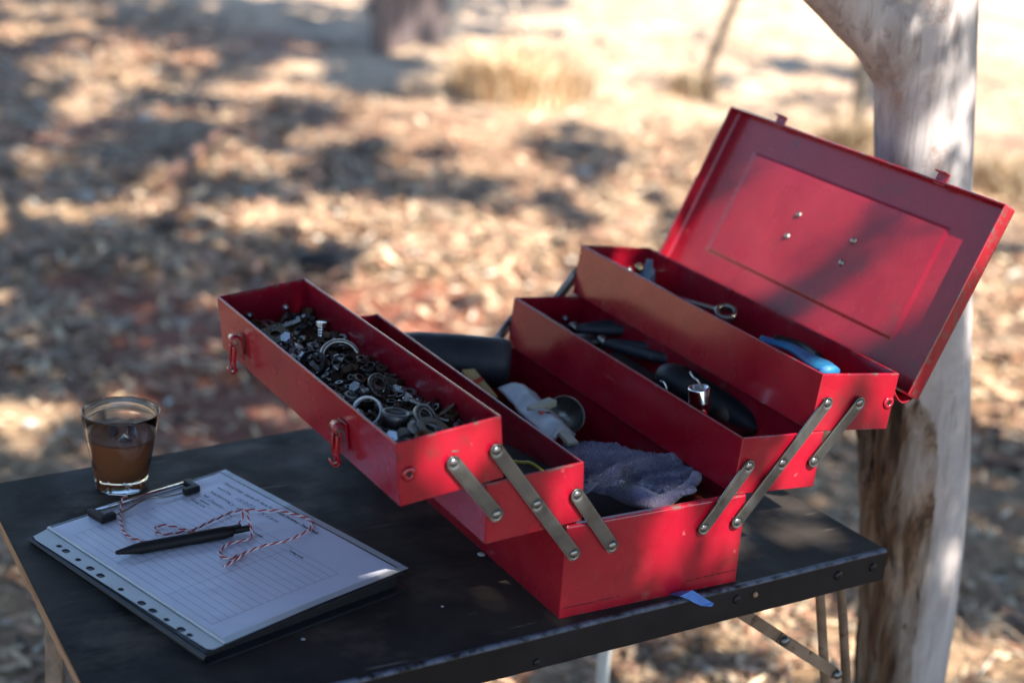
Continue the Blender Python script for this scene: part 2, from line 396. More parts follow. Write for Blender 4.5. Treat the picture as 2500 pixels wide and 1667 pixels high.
def blade_clump(cx, cy, n, r, h0, h1, w, spread, pal, z0=None):
    a = rng.uniform(0, 2 * np.pi, n); rr = r * np.sqrt(rng.random(n)); x = cx + rr * np.cos(a); y = cy + rr * np.sin(a)
    h = rng.uniform(h0, h1, n); ln = rng.normal(0, spread, (n, 2)) + np.stack([np.cos(a), np.sin(a)], 1) * (rr / r * spread)[:, None]
    b = np.stack([x, y, ground_h(x, y)], 1); t = b + np.concatenate([ln * h[:, None], h[:, None]], 1); m = (b + t) / 2 - np.concatenate([ln * h[:, None] * .25, -h[:, None] * .1], 1)
    s = np.stack([-np.sin(a), np.cos(a), 0 * a], 1) * w
    V = np.stack([b - s, b + s, m + s * .8, m - s * .8, t, t + s * .05], 1)
    F = np.concatenate([np.stack([np.arange(n) * 6 + i for i in q], 1) for q in ((0, 1, 2, 3), (3, 2, 5, 4))])
    pal = np.array(pal); c = pal[rng.integers(0, len(pal), n)] * rng.uniform(.8, 1.2, (n, 1))
    return V.reshape(-1, 3), F, np.repeat(c, 6, 0)
tufts = [(1265, 225, .40, 1100, .04, .28, 'pale dry bush of curled straw leaves before the fence'),
         (1690, 235, .14, 240, .04, .16, 'dry grass tuft at the foot of the leaning fence brace'),
         (2075, 400, .16, 340, .05, .22, 'brown dry grass tuft left of the tree trunk'),
         (2440, 470, .22, 420, .03, .16, 'brown grass tuft right of the tree trunk behind the lid')]
for u, v, r, n, h0, h1, lab in tufts:
    p = at(u, v, (0, 0, 1), (0, 0, GZ))
    V, F, c = blade_clump(p[0], p[1], n, r, h0, h1, .006, .55, [[.66, .47, .27], [.74, .58, .38], [.45, .28, .15], [.80, .66, .46], [.22, .13, .08]])
    o = big_mesh('dry_bush' if 'bush' in lab else 'grass_tuft', V, F, LITM, cols=c * (1.0 if 'bush' in lab else .55))
    tag(o, lab, 'bush' if 'bush' in lab else 'grass tuft', 'dry plants behind the table')

# stones, burnt log, fallen branch
def blob(c, r, seed, sq=(1, 1, .6), seg=3):
    bm = bmesh.new(); bmesh.ops.create_icosphere(bm, subdivisions=seg, radius=1)
    for v in bm.verts:
        k = 1 + 0.35 * (float(fbm(v.co.x * 1.6 + seed * 3.1, v.co.y * 1.6 + v.co.z * 1.3, 3)) - .45)
        v.co = Vector((v.co.x * r * sq[0] * k + c[0], v.co.y * r * sq[1] * k + c[1], v.co.z * r * sq[2] * k + c[2]))
    bm.verts.index_update()
    V = [v.co.copy() for v in bm.verts]; F = [tuple(v.index for v in f.verts) for f in bm.faces]; bm.free()
    return V, F
STONE = mat('pale_stone', [(.50, .47, .42), (.66, .63, .58)], scale=20, rough=(.7, .9), bump=.003)
CHAR = mat('charred_wood', [(.012, .011, .012), (.035, .03, .03)], scale=18, rough=(.6, .9), bump=.01, bscale=30)
BARKB = mat('fallen_bark', [(.10, .05, .035), (.22, .11, .07), (.30, .18, .12)], scale=12, rough=(.7, .9), bump=.006, bscale=30, stretch=(1, 1, 1))
for i, (u, v, r, lab) in enumerate([(355, 300, .032, 'white stone lying alone in the dark shade on the far left'), (212, 500, .034, 'white stone beside straw at the left edge of the shade'),
                                    (265, 490, .026, 'cream pebble next to the white stone on the left'), (1425, 432, .036, 'pale grey stone in the dark patch left of the lid'),
                                    (590, 350, .024, 'small yellowish pebble near the fallen branch'), (75, 1105, .018, 'tiny white pebble beyond the left table corner')]):
    p = at(u, v, (0, 0, 1), (0, 0, GZ)); p[2] = ground_h(p[0], p[1]) + r * .35
    V, F = blob(p, r, i)
    tag(mesh('stone', V, F, STONE, smooth=True), lab, 'stone', 'stones on the ground')
p = at(725, 668, (0, 0, 1), (0, 0, GZ)); q = at(865, 675, (0, 0, 1), (0, 0, GZ))
path = [Vector((*(p[:2] * (1 - t) + q[:2] * t), GZ + .02 + .012 * math.sin(t * 5))) for t in np.linspace(0, 1, 9)]
V, F = tube(path, [.03, .045, .04, .050, .042, .05, .045, .05, .042], 14)
tag(mesh('charred_log', V, F, CHAR, smooth=True), 'short black charred log lying behind the red toolbox', 'log')
p = at(395, 500, (0, 0, 1), (0, 0, GZ)); q = at(585, 335, (0, 0, 1), (0, 0, GZ))
path = [Vector((*(p[:2] * (1 - t) + q[:2] * t), ground_h(*(p[:2] * (1 - t) + q[:2] * t)) + .03 + .05 * math.sin(t * 3) )) for t in np.linspace(0, 1, 10)]
fb = mesh('fallen_branch', *tube(path, list(np.linspace(.032, .012, 10)), 10), BARKB, smooth=True)
tag(fb, 'reddish fallen branch lying on the leaf litter at the left', 'branch')

# ------------------------------------------------------------------ fence
POSTM = mat('weathered_post', [(.09, .085, .08), (.16, .15, .135)], scale=12, rough=(.7, .9), stretch=(4, 4, .4), bump=.003)
PALEPOST = mat('pale_metal_post', [(.50, .52, .52), (.62, .63, .62)], scale=12, rough=(.4, .6))
WIREM = mat('fence_wire', [(.25, .24, .22), (.3, .29, .27)], rough=(.4, .5), metal=.8)
fence = empty('wire_fence', (4.6, 6.16, GZ))
tag(fence, 'farm wire fence with grey posts and a leaning brace behind the straw', 'fence')
def gp(u, v):
    p = at(u, v, (0, 0, 1), (0, 0, GZ)); return Vector((p[0], p[1], GZ))
P1, P2, P3 = gp(1112, 95), gp(1700, 222), gp(2084, 348)
fdir = (P3 - P1).normalized()
def pole(name, a, b, r, m, lab=None):
    V, F = tube([a, a * .5 + b * .5, b], r, 12)
    o = mesh(name, V, F, m, fence, True)
    if lab: o['label'] = lab
    return o
pole('post', P1 - Vector((0, 0, .1)), P1 + Vector((0, 0, 1.35)), .036, PALEPOST, 'pale metal post')
pole('post', P3 - Vector((0, 0, .1)), P3 + Vector((0, 0, 1.35)), .036, POSTM, 'grey weathered post')
nrm = Vector((fdir.y, -fdir.x, 0))
bt = at(1792, 0, tuple(nrm), tuple(P2)); bt = Vector(bt); bt = P2 + (bt - P2) * 2.2
pole('brace', P2 - Vector((0, 0, .05)), bt, .026, POSTM, 'leaning grey brace')
P0 = P1 - fdir * 4; P4 = P3 + fdir * 5
pole('post', P0 - Vector((0, 0, .1)), P0 + Vector((0, 0, 1.35)), .03, PALEPOST)
pole('post', P4 - Vector((0, 0, .1)), P4 + Vector((0, 0, 1.35)), .036, POSTM)
for h in (.18, .42, .68, .95, 1.2):
    pole('wire', P0 + Vector((0, 0, h)), P4 + Vector((0, 0, h + .01)), .0035, WIREM)
st = gp(1305, 205); V, F = tube([st, st + Vector((-.12, .1, .45)), st + Vector((-.15, .16, .95))], [.016, .014, .01], 8)
tag(mesh('leaning_stick', V, F, mat('pale_stick', [(.45, .36, .28), (.5, .42, .33)], rough=(.7, .9)), smooth=True), 'thin pale stick leaning up out of the dry bush', 'stick')
# slatted panel beyond the fence, left of the pale post
pan = empty('slatted_panel', tuple(gp(960, 100)))
tag(pan, 'dull grey brown slatted panel standing left of the pale post', 'panel')
SLAT = mat('dull_slat', [(.10, .075, .078), (.15, .12, .12)], scale=8, rough=(.6, .8), stretch=(3, 3, .4))
a0, a1 = gp(905, 128), gp(1085, 104)
for i in range(9):
    c = a0.lerp(a1, (i + .5) / 9); dv = (a1 - a0).normalized(); w = (a1 - a0).length / 9 * .9
    M = frame(dv, Vector((-dv.y, dv.x, 0)), Vector((0, 0, 1)), c)
    V, F = mapv(box(0, 0, .6, w, .02 + .004 * (i % 2), 1.25), M); mesh('slat', V, F, SLAT, pan)
for h in (.25, 1.0):
    M = frame((a1 - a0).normalized(), Vector((-(a1 - a0).normalized().y, (a1 - a0).normalized().x, 0)), Vector((0, 0, 1)), (a0 + a1) / 2)
    V, F = mapv(box(0, .03, h, (a1 - a0).length, .03, .07), M); mesh('rail', V, F, SLAT, pan)

# ------------------------------------------------------------------ tree
BARK = bpy.data.materials.new('gum_bark'); BARK.use_nodes = True
N = BARK.node_tree.nodes; L = BARK.node_tree.links; b = N['Principled BSDF']
tc = N.new('ShaderNodeTexCoord')
def nz_(scale, stretch, det=7, rough=.6, dist=0):
    mp = N.new('ShaderNodeMapping'); mp.inputs['Scale'].default_value = stretch; L.new(tc.outputs['Object'], mp.inputs[0])
    n = N.new('ShaderNodeTexNoise'); n.inputs['Scale'].default_value = scale; n.inputs['Detail'].default_value = det; n.inputs['Roughness'].default_value = rough; n.inputs['Distortion'].default_value = dist
    L.new(mp.outputs[0], n.inputs['Vector']); return n.outputs['Fac']
def ramp_(fac, els):
    r = N.new('ShaderNodeValToRGB'); L.new(fac, r.inputs[0]); e = r.color_ramp.elements
    while len(e) < len(els): e.new(.5)
    for x_, (p, c) in zip(e, els): x_.position = p; x_.color = (*c, 1)
    return r.outputs[0]
def mix_(fac, a, c):
    m = N.new('ShaderNodeMix'); m.data_type = 'RGBA'; L.new(fac, m.inputs[0]); L.new(a, m.inputs[6])
    if isinstance(c, tuple): m.inputs[7].default_value = (*c, 1)
    else: L.new(c, m.inputs[7])
    return m.outputs[2]
def mr_(x_, a, c_, lo=0, hi=1):
    m = N.new('ShaderNodeMapRange'); m.clamp = True; L.new(x_, m.inputs[0]); m.inputs[1].default_value = a; m.inputs[2].default_value = c_; m.inputs[3].default_value = lo; m.inputs[4].default_value = hi
    return m.outputs[0]
smooth_c = ramp_(nz_(10, (1, 1, .25), 9, .68, .8), [(.30, (.24, .205, .195)), (.42, (.34, .305, .30)), (.52, (.42, .39, .39)), (.68, (.52, .495, .50))])
streak = nz_(70, (1, 1, .06), 5, .7, .5); smooth_c = mix_(mr_(streak, .52, .66, 0, .75), smooth_c, (.20, .17, .165))
smooth_c = mix_(mr_(nz_(9, (1, 1, .8), 9, .75, 0), .60, .66, 0, .8), smooth_c, (.30, .21, .17))
smooth_c = mix_(mr_(nz_(55, (1, 1, .5)), .66, .74), smooth_c, (.17, .13, .12))
rough_c = ramp_(nz_(22, (1, 1, .16), 9, .72, 1.6), [(.32, (.020, .011, .008)), (.43, (.07, .036, .022)), (.52, (.15, .085, .05)), (.62, (.24, .18, .145)), (.75, (.33, .27, .24))])
dec = N.new('ShaderNodeAttribute'); dec.attribute_name = 'decay'
ad = N.new('ShaderNodeMath'); ad.operation = 'ADD'; L.new(dec.outputs['Fac'], ad.inputs[0])
ns = N.new('ShaderNodeMath'); ns.operation = 'MULTIPLY_ADD'; L.new(nz_(20, (1, 1, .3)), ns.inputs[0]); ns.inputs[1].default_value = 1.0; ns.inputs[2].default_value = -.5; L.new(ns.outputs[0], ad.inputs[1])
dfac = mr_(ad.outputs[0], .46, .52)
patch_c = ramp_(nz_(17, (1, 1, .30), 8, .7, .8), [(.36, (.035, .02, .013)), (.44, (.15, .09, .055)), (.48, (.30, .23, .18)), (.60, (.40, .35, .32))])
rough_c = mix_(mr_(nz_(42, (1, 1, .22), 6, .7, 1.2), .56, .60), rough_c, (.018, .011, .008))
patch_c = mix_(mr_(nz_(36, (1, 1, .25), 6, .7, 1.4), .60, .63), patch_c, (.035, .02, .014))
inner_c = mix_(mr_(ad.outputs[0], .66, .88), patch_c, rough_c)
L.new(mix_(dfac, smooth_c, inner_c), b.inputs['Base Color'])
b.inputs['Roughness'].default_value = .75; b.inputs['Specular IOR Level'].default_value = .3
bp = N.new('ShaderNodeBump'); bp.inputs['Distance'].default_value = .022; L.new(nz_(30, (1, 1, .12), 8, .7, .8), bp.inputs['Height']); L.new(mr_(dfac, 0, 1, .12, 1), bp.inputs['Strength']); L.new(bp.outputs[0], b.inputs['Normal'])

hv = (0.6898, 0.724, 0)
def tp_(u, v): return Vector(at(u, v, hv, (.70, .26, 0)))
tree = empty('gum_tree', (.745, .215, GZ))
tag(tree, 'smooth grey gum tree with a peeling brown hollow beside the table', 'tree')
side = Vector((0.724, -0.6898, 0)); toward = Vector((-.6898, -.724, 0))
def trunk_pts():
    vp = [(-60, 2020, 2255), (0, 2012, 2250), (90, 2005, 2247), (160, 2003, 2246), (300, 2004, 2240), (400, 2005, 2236), (560, 2003, 2236), (760, 2000, 2234), (950, 1962, 2233), (1080, 1960, 2230), (1250, 1962, 2215), (1400, 1960, 2195), (1568, 1956, 2168)]
    out = []
    for y, l, r in vp:
        a = tp_(l * 1.063, y * 1.063); c = tp_(r * 1.063, y * 1.063); m = (a + c) / 2
        out.append((m, (c - a).length / 2))
    last = out[-1][0]
    out += [(last + Vector((.012, -.006, -.12)), .066), (last + Vector((.018, -.01, -.26)), .082), (Vector((last.x + .02, last.y - .012, GZ - .03)), .125)]
    out = [(Vector((out[0][0].x - .02, out[0][0].y + .02, 1.3)), .062), (Vector((out[0][0].x - .01, out[0][0].y + .01, .9)), .064)] + out
    out = [(Vector((out[0][0].x - .10, out[0][0].y + .1, 2.3)), .05), ] + out
    return out
tpts = trunk_pts()
loops = []; ring = 96
# resample
seglen = [0]
for (a, _), (c, _) in zip(tpts, tpts[1:]): seglen.append(seglen[-1] + (c - a).length)
NR = 420; wear = []
for k in range(NR):
    s = seglen[-1] * k / (NR - 1); i = max(0, min(len(tpts) - 2, np.searchsorted(seglen, s) - 1)); t = (s - seglen[i]) / max(1e-6, seglen[i + 1] - seglen[i])
    p = tpts[i][0].lerp(tpts[i + 1][0], t); r = tpts[i][1] * (1 - t) + tpts[i + 1][1] * t
    lp = []
    for j in range(ring):
        th = 2 * math.pi * j / ring; dx, dy = math.cos(th), math.sin(th)    # dx: towards camera right, dy: towards camera
        z = p.z
        k1 = 1 + .05 * (float(fbm(math.cos(th) * 1.3 + 3, math.sin(th) * 1.3 + z * 2.2, 3)) - .45)
        # decayed face: left/centre below z = .09
        cxn = dx
        edge = .40 + .14 * math.sin(z * 9) - .35 * max(0, (z + .1)) * 2
        d = 0.0
        if dy > -.6:
            d = 1 / (1 + math.exp((cxn - edge) * 14)) * (1 / (1 + math.exp((z - .085) * 60)))
            d += .9 * math.exp(-((cxn - .35) / .25) ** 2 - ((z + .06) / .10) ** 2)
        d = min(1, d)
        # grooves
        gr = d * (-.10 + .34 * (float(fbm(th * 8 + 2, z * 9, 4)) - .45)) + .03 * (float(fbm(th * 3, z * 5 + 4, 3)) - .45)
        lip = .05 * math.exp(-((cxn - edge - .12) / .08) ** 2) * (1 if z < .1 else 0)
        rr_ = r * (k1 + gr + lip)
        lp.append(p + side * dx * rr_ + toward * dy * rr_)
        wear.append(d * (1.0 - .36 / (1 + math.exp(-(cxn + .25 + .15 * math.sin(z * 7 + 1)) * 8))))
    loops.append(lp)
TV, TF = loops_solid(loops)
# big limb leaving the trunk towards the upper left, with a collar
lc = [tp_(2245, 205) + toward * -.012, tp_(2208, 138) + toward * .014, tp_(2164, 62) + toward * .042, tp_(2090, -14) + toward * .060]
d3 = (lc[3] - lc[2]).normalized()
lc += [lc[3] + d3 * .15 + Vector((0, 0, .02)), lc[3] + d3 * .4 + Vector((0, 0, .14)), lc[3] + d3 * .8 + Vector((-.05, -.05, .45)), lc[3] + d3 * 1.1 + Vector((-.1, -.2, 1.1))]
lr = [.024, .048, .046, .043, .042, .041, .036, .028]
LP = []; LR = []
def cr(p0, p1, p2, p3, t): return .5 * ((2 * p1) + (-p0 + p2) * t + (2 * p0 - 5 * p1 + 4 * p2 - p3) * t * t + (-p0 + 3 * p1 - 3 * p2 + p3) * t ** 3)
def spline(pts, n=8):
    pts = [Vector(p) for p in pts]; out = []
    for i in range(len(pts) - 1):
        p0 = pts[max(i - 1, 0)]; p3 = pts[min(i + 2, len(pts) - 1)]
        for k in range(n): out.append(cr(p0, pts[i], pts[i + 1], p3, k / n))
    return out + [pts[-1]]
LP = spline(lc, 14); LR = list(np.interp(np.linspace(0, len(lr) - 1, len(LP)), range(len(lr)), lr))
def tube2(path, rad, seg):
    V, F = tube(path, rad, seg); return V, F
LV, LF = tube2(LP, LR, 56)
V, F = join((TV, TF), (LV, LF))
tmp = mesh('tmp', V, F, BARK); rm = tmp.modifiers.new('r', 'REMESH'); rm.mode = 'VOXEL'; rm.voxel_size = .0045
bpy.context.view_layer.update()
me = bpy.data.meshes.new_from_object(tmp.evaluated_get(bpy.context.evaluated_depsgraph_get())); bpy.data.objects.remove(tmp)
co = np.zeros(len(me.vertices) * 3, np.float32); me.vertices.foreach_get('co', co); co = co.reshape(-1, 3)
ed = np.zeros(len(me.edges) * 2, np.int32); me.edges.foreach_get('vertices', ed); ed = ed.reshape(-1, 2)
J = np.array(tp_(2165, 215)); wj = np.exp(-(np.linalg.norm(co - J, axis=1) / .085) ** 4)[:, None]
for it in range(6):
    acc = np.zeros_like(co); deg = np.zeros(len(co)); np.add.at(acc, ed[:, 0], co[ed[:, 1]]); np.add.at(acc, ed[:, 1], co[ed[:, 0]]); np.add.at(deg, ed[:, 0], 1); np.add.at(deg, ed[:, 1], 1)
    lam = (.5 * wj) if it > 1 else .5
    co = co + lam * (acc / np.maximum(deg, 1)[:, None] - co)
me.vertices.foreach_set('co', co.ravel().astype(np.float32))
RC = np.array([tuple(sum(lp, Vector()) / ring) for lp in loops]); order = np.argsort(RC[:, 2]); zc = RC[order, 2]
ki = order[np.clip(np.searchsorted(zc, co[:, 2]), 0, len(zc) - 1)]
dxy = co - RC[ki]; dd_x = dxy @ np.array(side); dd_y = dxy @ np.array(toward); jj = (np.round(np.arctan2(dd_y, dd_x) / (2 * np.pi) * ring).astype(int)) % ring
wv_ = np.array(wear)[ki * ring + jj]; wv_[co[:, 2] > .2] = 0
for it in range(6):
    acc = np.zeros(len(co)); np.add.at(acc, ed[:, 0], wv_[ed[:, 1]]); np.add.at(acc, ed[:, 1], wv_[ed[:, 0]]); wv_ = .5 * wv_ + .5 * acc / np.maximum(deg, 1)
a = me.attributes.new('decay', 'FLOAT', 'POINT'); a.data.foreach_set('value', wv_.astype(np.float32))
me.materials.clear(); link('trunk', me, tree, BARK, True)
# upper limbs that carry the crown
TW = []
def limb(a, b, r0, r1):
    mid = (a + b) / 2 + Vector((random.uniform(-.2, .2), random.uniform(-.2, .2), .15))
    pts = spline([a, mid, b], 8); V, F = tube(pts, list(np.linspace(r0, r1, len(pts))), 10); mesh('limb', V, F, BARK, tree, True)
top = tpts[0][0]
for a, b_ in [(top, (-1.2, -1.0, 3.1)), (top, (1.8, -1.4, 3.3)), (top, (.5, 1.8, 3.6)), (top, (2.4, 1.2, 3.4)), (top, (-.9, 1.6, 3.4)), (top, (.9, -2.2, 3.5)), (LP[-1], (-2.2, .4, 2.7)), (LP[-1], (-2.0, 2.6, 3.4)), (top, (1.4, 3.6, 4.2))]:
    limb(Vector(a), Vector(b_), .045, .012)

# crown: leaves hang where they shade the places that are shaded in the photo
lx, ly = -.083, .90
TB = [  # table level: (x, y, rx, ry, openness)
    (-.14, .175, .055, .05, 1.), (-.01, .120, .030, .035, .95), (.118, .055, .030, .06, 1), (.198, .065, .026, .05, .95), (.275, .12, .035, .05, .95), (.30, .17, .025, .05, .9),
    (.385, .175, .03, .06, .95), (-.045, .064, .020, .018, .8), (-.15, .02, .02, .02, .35), (.37, .065, .045, .03, 1), (.335, .225, .06, .04, 1), (.405, .13, .03, .04, 1), (.262, .075, .025, .03, .9),
    (.47, .60, .07, .13, 1), (.45, .34, .05, .07, .95), (.50, .44, .04, .05, .8), (.53, .30, .06, .10, .9), (.475, .20, .03, .05, .75), (.475, .86, .035, .05, .95), (.345, .66, .022, .025, .95),
    (.62, .60, .05, .10, .8), (.60, .78, .05, .06, .9), (.67, .45, .03, .06, .5), (.73, .50, .04, .2, .9), (.70, .05, .05, .1, .3), (.74, -.1, .03, .2, .8)]
GB = []
for u, v, ru, rv, w in [(1500, 300, 480, 190, 1), (1900, 300, 260, 170, 1), (1180, 620, 300, 140, 1), (2440, 520, 120, 300, .95), (1150, 640, 330, 110, 1), (1700, 60, 500, 170, 1), (1350, 150, 300, 160, 1), (2450, 200, 150, 300, 1), (1500, 560, 150, 90, .95), (900, 560, 250, 90, .8), (1000, 800, 200, 80, .9), (2400, 800, 130, 250, .85), (1250, 480, 120, 50, .4),
                        (1050, 300, 230, 110, .8), (560, 420, 250, 60, .65), (600, 560, 300, 45, .8), (150, 590, 200, 50, .6), (300, 160, 300, 130, .55), (120, 60, 150, 80, .6), (700, 230, 200, 60, .6), (2000, 1010, 90, 60, .9), (1780, 1560, 80, 50, .6), (1900, 1490, 60, 40, .7),
                        (1250, 1660, 40, 30, .7), (1500, 1600, 40, 20, .5), (2380, 1600, 130, 60, .7), (700, 330, 130, 40, .5), (1620, 300, 100, 80, .95), (950, 690, 140, 50, .8), (250, 960, 60, 25, .2), (80, 900, 60, 30, .25), (800, 20, 120, 60, .5)]:
    c = at(u, v, (0, 0, 1), (0, 0, GZ)); e1 = at(u + ru, v, (0, 0, 1), (0, 0, GZ)); e2 = at(u, v + rv, (0, 0, 1), (0, 0, GZ))
    GB.append((c[:2], e1[:2] - c[:2], e2[:2] - c[:2], w))
DARK = [(1380, 370, 150, 65, .9), (1390, 460, 100, 60, .6), (760, 640, 130, 30, 1), (900, 120, 110, 60, .6), (300, 380, 250, 50, .6)]
DK = []
for u, v, ru, rv, w in DARK:
    c = at(u, v, (0, 0, 1), (0, 0, GZ)); e1 = at(u + ru, v, (0, 0, 1), (0, 0, GZ)); e2 = at(u, v + rv, (0, 0, 1), (0, 0, GZ)); DK.append((c[:2], e1[:2] - c[:2], e2[:2] - c[:2], w))
def open_at(xt, yt):
    """how open the crown is along the sun ray that meets the table's level at (xt, yt)"""
    o1 = np.zeros_like(xt)
    for cx, cy, rx, ry, w in TB: o1 = np.maximum(o1, w * np.exp(-((((xt - cx) / rx) ** 2 + ((yt - cy) / ry) ** 2) / 1.5) ** 2))
    gx, gy = xt + lx * .75, yt + ly * .75
    o2 = np.zeros_like(xt) + .12
    def e(c, a, b_):
        M = np.linalg.inv(np.stack([a, b_], 1)); q = M @ np.stack([gx - c[0], gy - c[1]]); return np.exp(-(q[0] ** 2 + q[1] ** 2) ** 1.5)
    for c, a, b_, w in GB: o2 = np.maximum(o2, w * e(c, a, b_))
    for c, a, b_, w in DK: o2 = o2 * (1 - w * e(c, a, b_))
    n = (fbm(gx * 2.3 + 3, gy * 2.3, 5) - .48) * 2.0
    n = n * .8 + (fbm(gx * 6.5 + 11, gy * 6.5 + 2, 3) - .43) * 1.9
    q_ = np.clip((o2 * 1.05 + n - .32) / .26, 0, 1); o2 = q_ * q_ * (3 - 2 * q_)
    o1 = o1 * np.clip((yt + .005) / .03, 0, 1)
    inside = (xt > -.52) & (xt < .80) & (yt > -.45) & (yt < .85)
    return np.where(inside, o1, o2)
def crown_leaves(n, x0, x1, y0, y1, z0, z1, L0, W0, gpow, skip=None):
    xt = rng.uniform(x0, x1, n); yt = rng.uniform(y0, y1, n); z = rng.uniform(z0, z1, n)
    op = open_at(xt, yt); k = rng.random(n) > np.clip(op / .85, 0, 1) ** gpow
    if skip is not None: k &= ~skip(xt, yt)
    xt, yt, z = xt[k], yt[k], z[k]; n = len(xt)
    c = np.stack([xt - lx * z, yt - ly * z, z], 1)
    az = rng.uniform(0, 2 * np.pi, n); el = rng.normal(-.7, .5, n); d = np.stack([np.cos(az) * np.cos(el), np.sin(az) * np.cos(el), np.sin(el)], 1)
    ro = rng.uniform(0, np.pi, n); s0 = np.stack([-np.sin(az), np.cos(az), 0 * az], 1); s = s0 * np.cos(ro)[:, None] + np.cross(d, s0) * np.sin(ro)[:, None]
    Ls = rng.uniform(.7, 1.2, n)[:, None] * L0; Ws = rng.uniform(.7, 1.2, n)[:, None] * W0
    P = np.stack([c - d * Ls / 2, c - d * Ls * .1 + s * Ws / 2, c + d * Ls / 2, c - d * Ls * .1 - s * Ws / 2], 1)
    return P.reshape(-1, 3), np.arange(4 * n).reshape(n, 4)
near = lambda x, y: (x > -.6) & (x < .9) & (y > -.5) & (y < .9)
A = [crown_leaves(24000, -.50, -.06, -.10, .50, 1.5, 3.0, .055, .018, .8), crown_leaves(44000, -.6, .9, -.5, .9, 1.5, 3.0, .055, .018, .8),
     crown_leaves(90000, -2.2, 4.2, -3.5, 4.2, 2.2, 4.2, .14, .045, .8, near),
     crown_leaves(60000, -1.6, 6.5, 4.2, 9.2, 3.6, 5.4, .20, .06, .8)]
off = 0; VV, FF = [], []
for V, F in A: VV.append(V); FF.append(F + off); off += len(V)
LEAF = mat('gum_leaf', [(.05, .075, .03), (.09, .12, .05)], scale=3, rough=(.4, .6))
crn = big_mesh('crown', np.vstack(VV), np.vstack(FF), LEAF, tree); crn['kind'] = 'stuff'

# woodland that closes the clearing on the left, beyond the frame
Vw = []
for k in range(16):
    a = math.radians(118 + k * 6.5); R_ = 11 + 3 * math.sin(k * 2.3); cx_, cy_ = R_ * math.cos(a), 1 + R_ * math.sin(a)
    n = 800; q = rng.normal(0, 1, (n, 3)); q /= np.linalg.norm(q, axis=1, keepdims=True); q *= rng.uniform(.35, 1, (n, 1)) ** .5
    c = np.array([cx_, cy_, 2.4 + 1.2 * math.sin(k * 1.7)]) + q * np.array([1.5, 1.5, 1.9 + .5 * math.sin(k)])
    d = rng.normal(0, 1, (n, 3)); d /= np.linalg.norm(d, axis=1, keepdims=True); e = np.cross(d, rng.normal(0, 1, (n, 3))); e /= np.linalg.norm(e, axis=1, keepdims=True)
    Vw.append(np.stack([c - d * .14, c + e * .05, c + d * .14, c - e * .05], 1).reshape(-1, 3))
    V, F = tube([(cx_, cy_, GZ - .1), (cx_ + .1, cy_, 1.), (cx_, cy_ + .1, 3.)], [.14, .11, .06], 8)
Vw = np.vstack(Vw)
o = big_mesh('woodland', Vw, np.arange(len(Vw)).reshape(-1, 4), LEAF); tag(o, 'grey green gum woodland around the clearing', None, None, 'stuff')

# ------------------------------------------------------------------ table
table = empty('folding_table', (0, .25, GZ))
tag(table, 'worn black folding work table with a raw board edge and rusty legs', 'table')
FR, FL, BL, BR = Vector((.4236, -.0014, 0)), Vector((-.4560, -.0404, 0)), Vector((-.4427, .5034, 0)), Vector((.398, .579, 0))
def slab(poly, z0, z1, bev=.0):
    bm = bmesh.new(); lo = [bm.verts.new((p.x, p.y, z0)) for p in poly]; hi = [bm.verts.new((p.x, p.y, z1)) for p in poly]
    n = len(poly); bm.faces.new(list(reversed(lo))); bm.faces.new(hi)
    for i in range(n): bm.faces.new((lo[i], lo[(i + 1) % n], hi[(i + 1) % n], hi[i]))
    if bev: bmesh.ops.bevel(bm, geom=bm.edges[:], offset=bev, segments=2, affect='EDGES')
    bm.verts.index_update(); V = [v.co.copy() for v in bm.verts]; F = [tuple(v.index for v in f.verts) for f in bm.faces]; bm.free(); return V, F
fa = (FR - FL).normalized(); fb_ = Vector((-fa.y, fa.x, 0))
mesh('table_top', *slab([FL + fb_ * .0062, FR + fb_ * .0062, BR, BL], -.0028, 0, .0006), TABLEM, table)
# raw board core with a chipped lower edge
n = 160; core = []
lo, hi, lo2 = [], [], []
ll = FL + fb_ * .0065 + fa * .0015; bl = BL + fa * .0015
for i in range(n + 1):
    t = i / n; p = ll.lerp(bl, t); j = .003 * max(0, float(fbm(t * 30, 2, 3)) - .55) * 8
    jj = .0012 * (float(fbm(t * 60, 7, 2)) - .4)
    hi.append(p + Vector((0, 0, -.0028))); lo.append(p + Vector((jj, 0, -.0195 + j * .5))); lo2.append(p + Vector((j + .02, 0, -.0195)))
V = hi + lo + lo2; F = []
for i in range(n): F += [(i, i + 1, n + 2 + i, n + 1 + i), (n + 1 + i, n + 2 + i, 2 * n + 3 + i, 2 * n + 2 + i)]
mesh('board_edge', V, F, WOOD, table)
mesh('board_core', *slab([ll + fa * .0205, FR + fb_ * .0068 - fa * .002, BR + Vector((-.003, -.004, 0)), bl + fa * .0205 - fb_ * .003], -.0195, -.0029), WOOD, table)
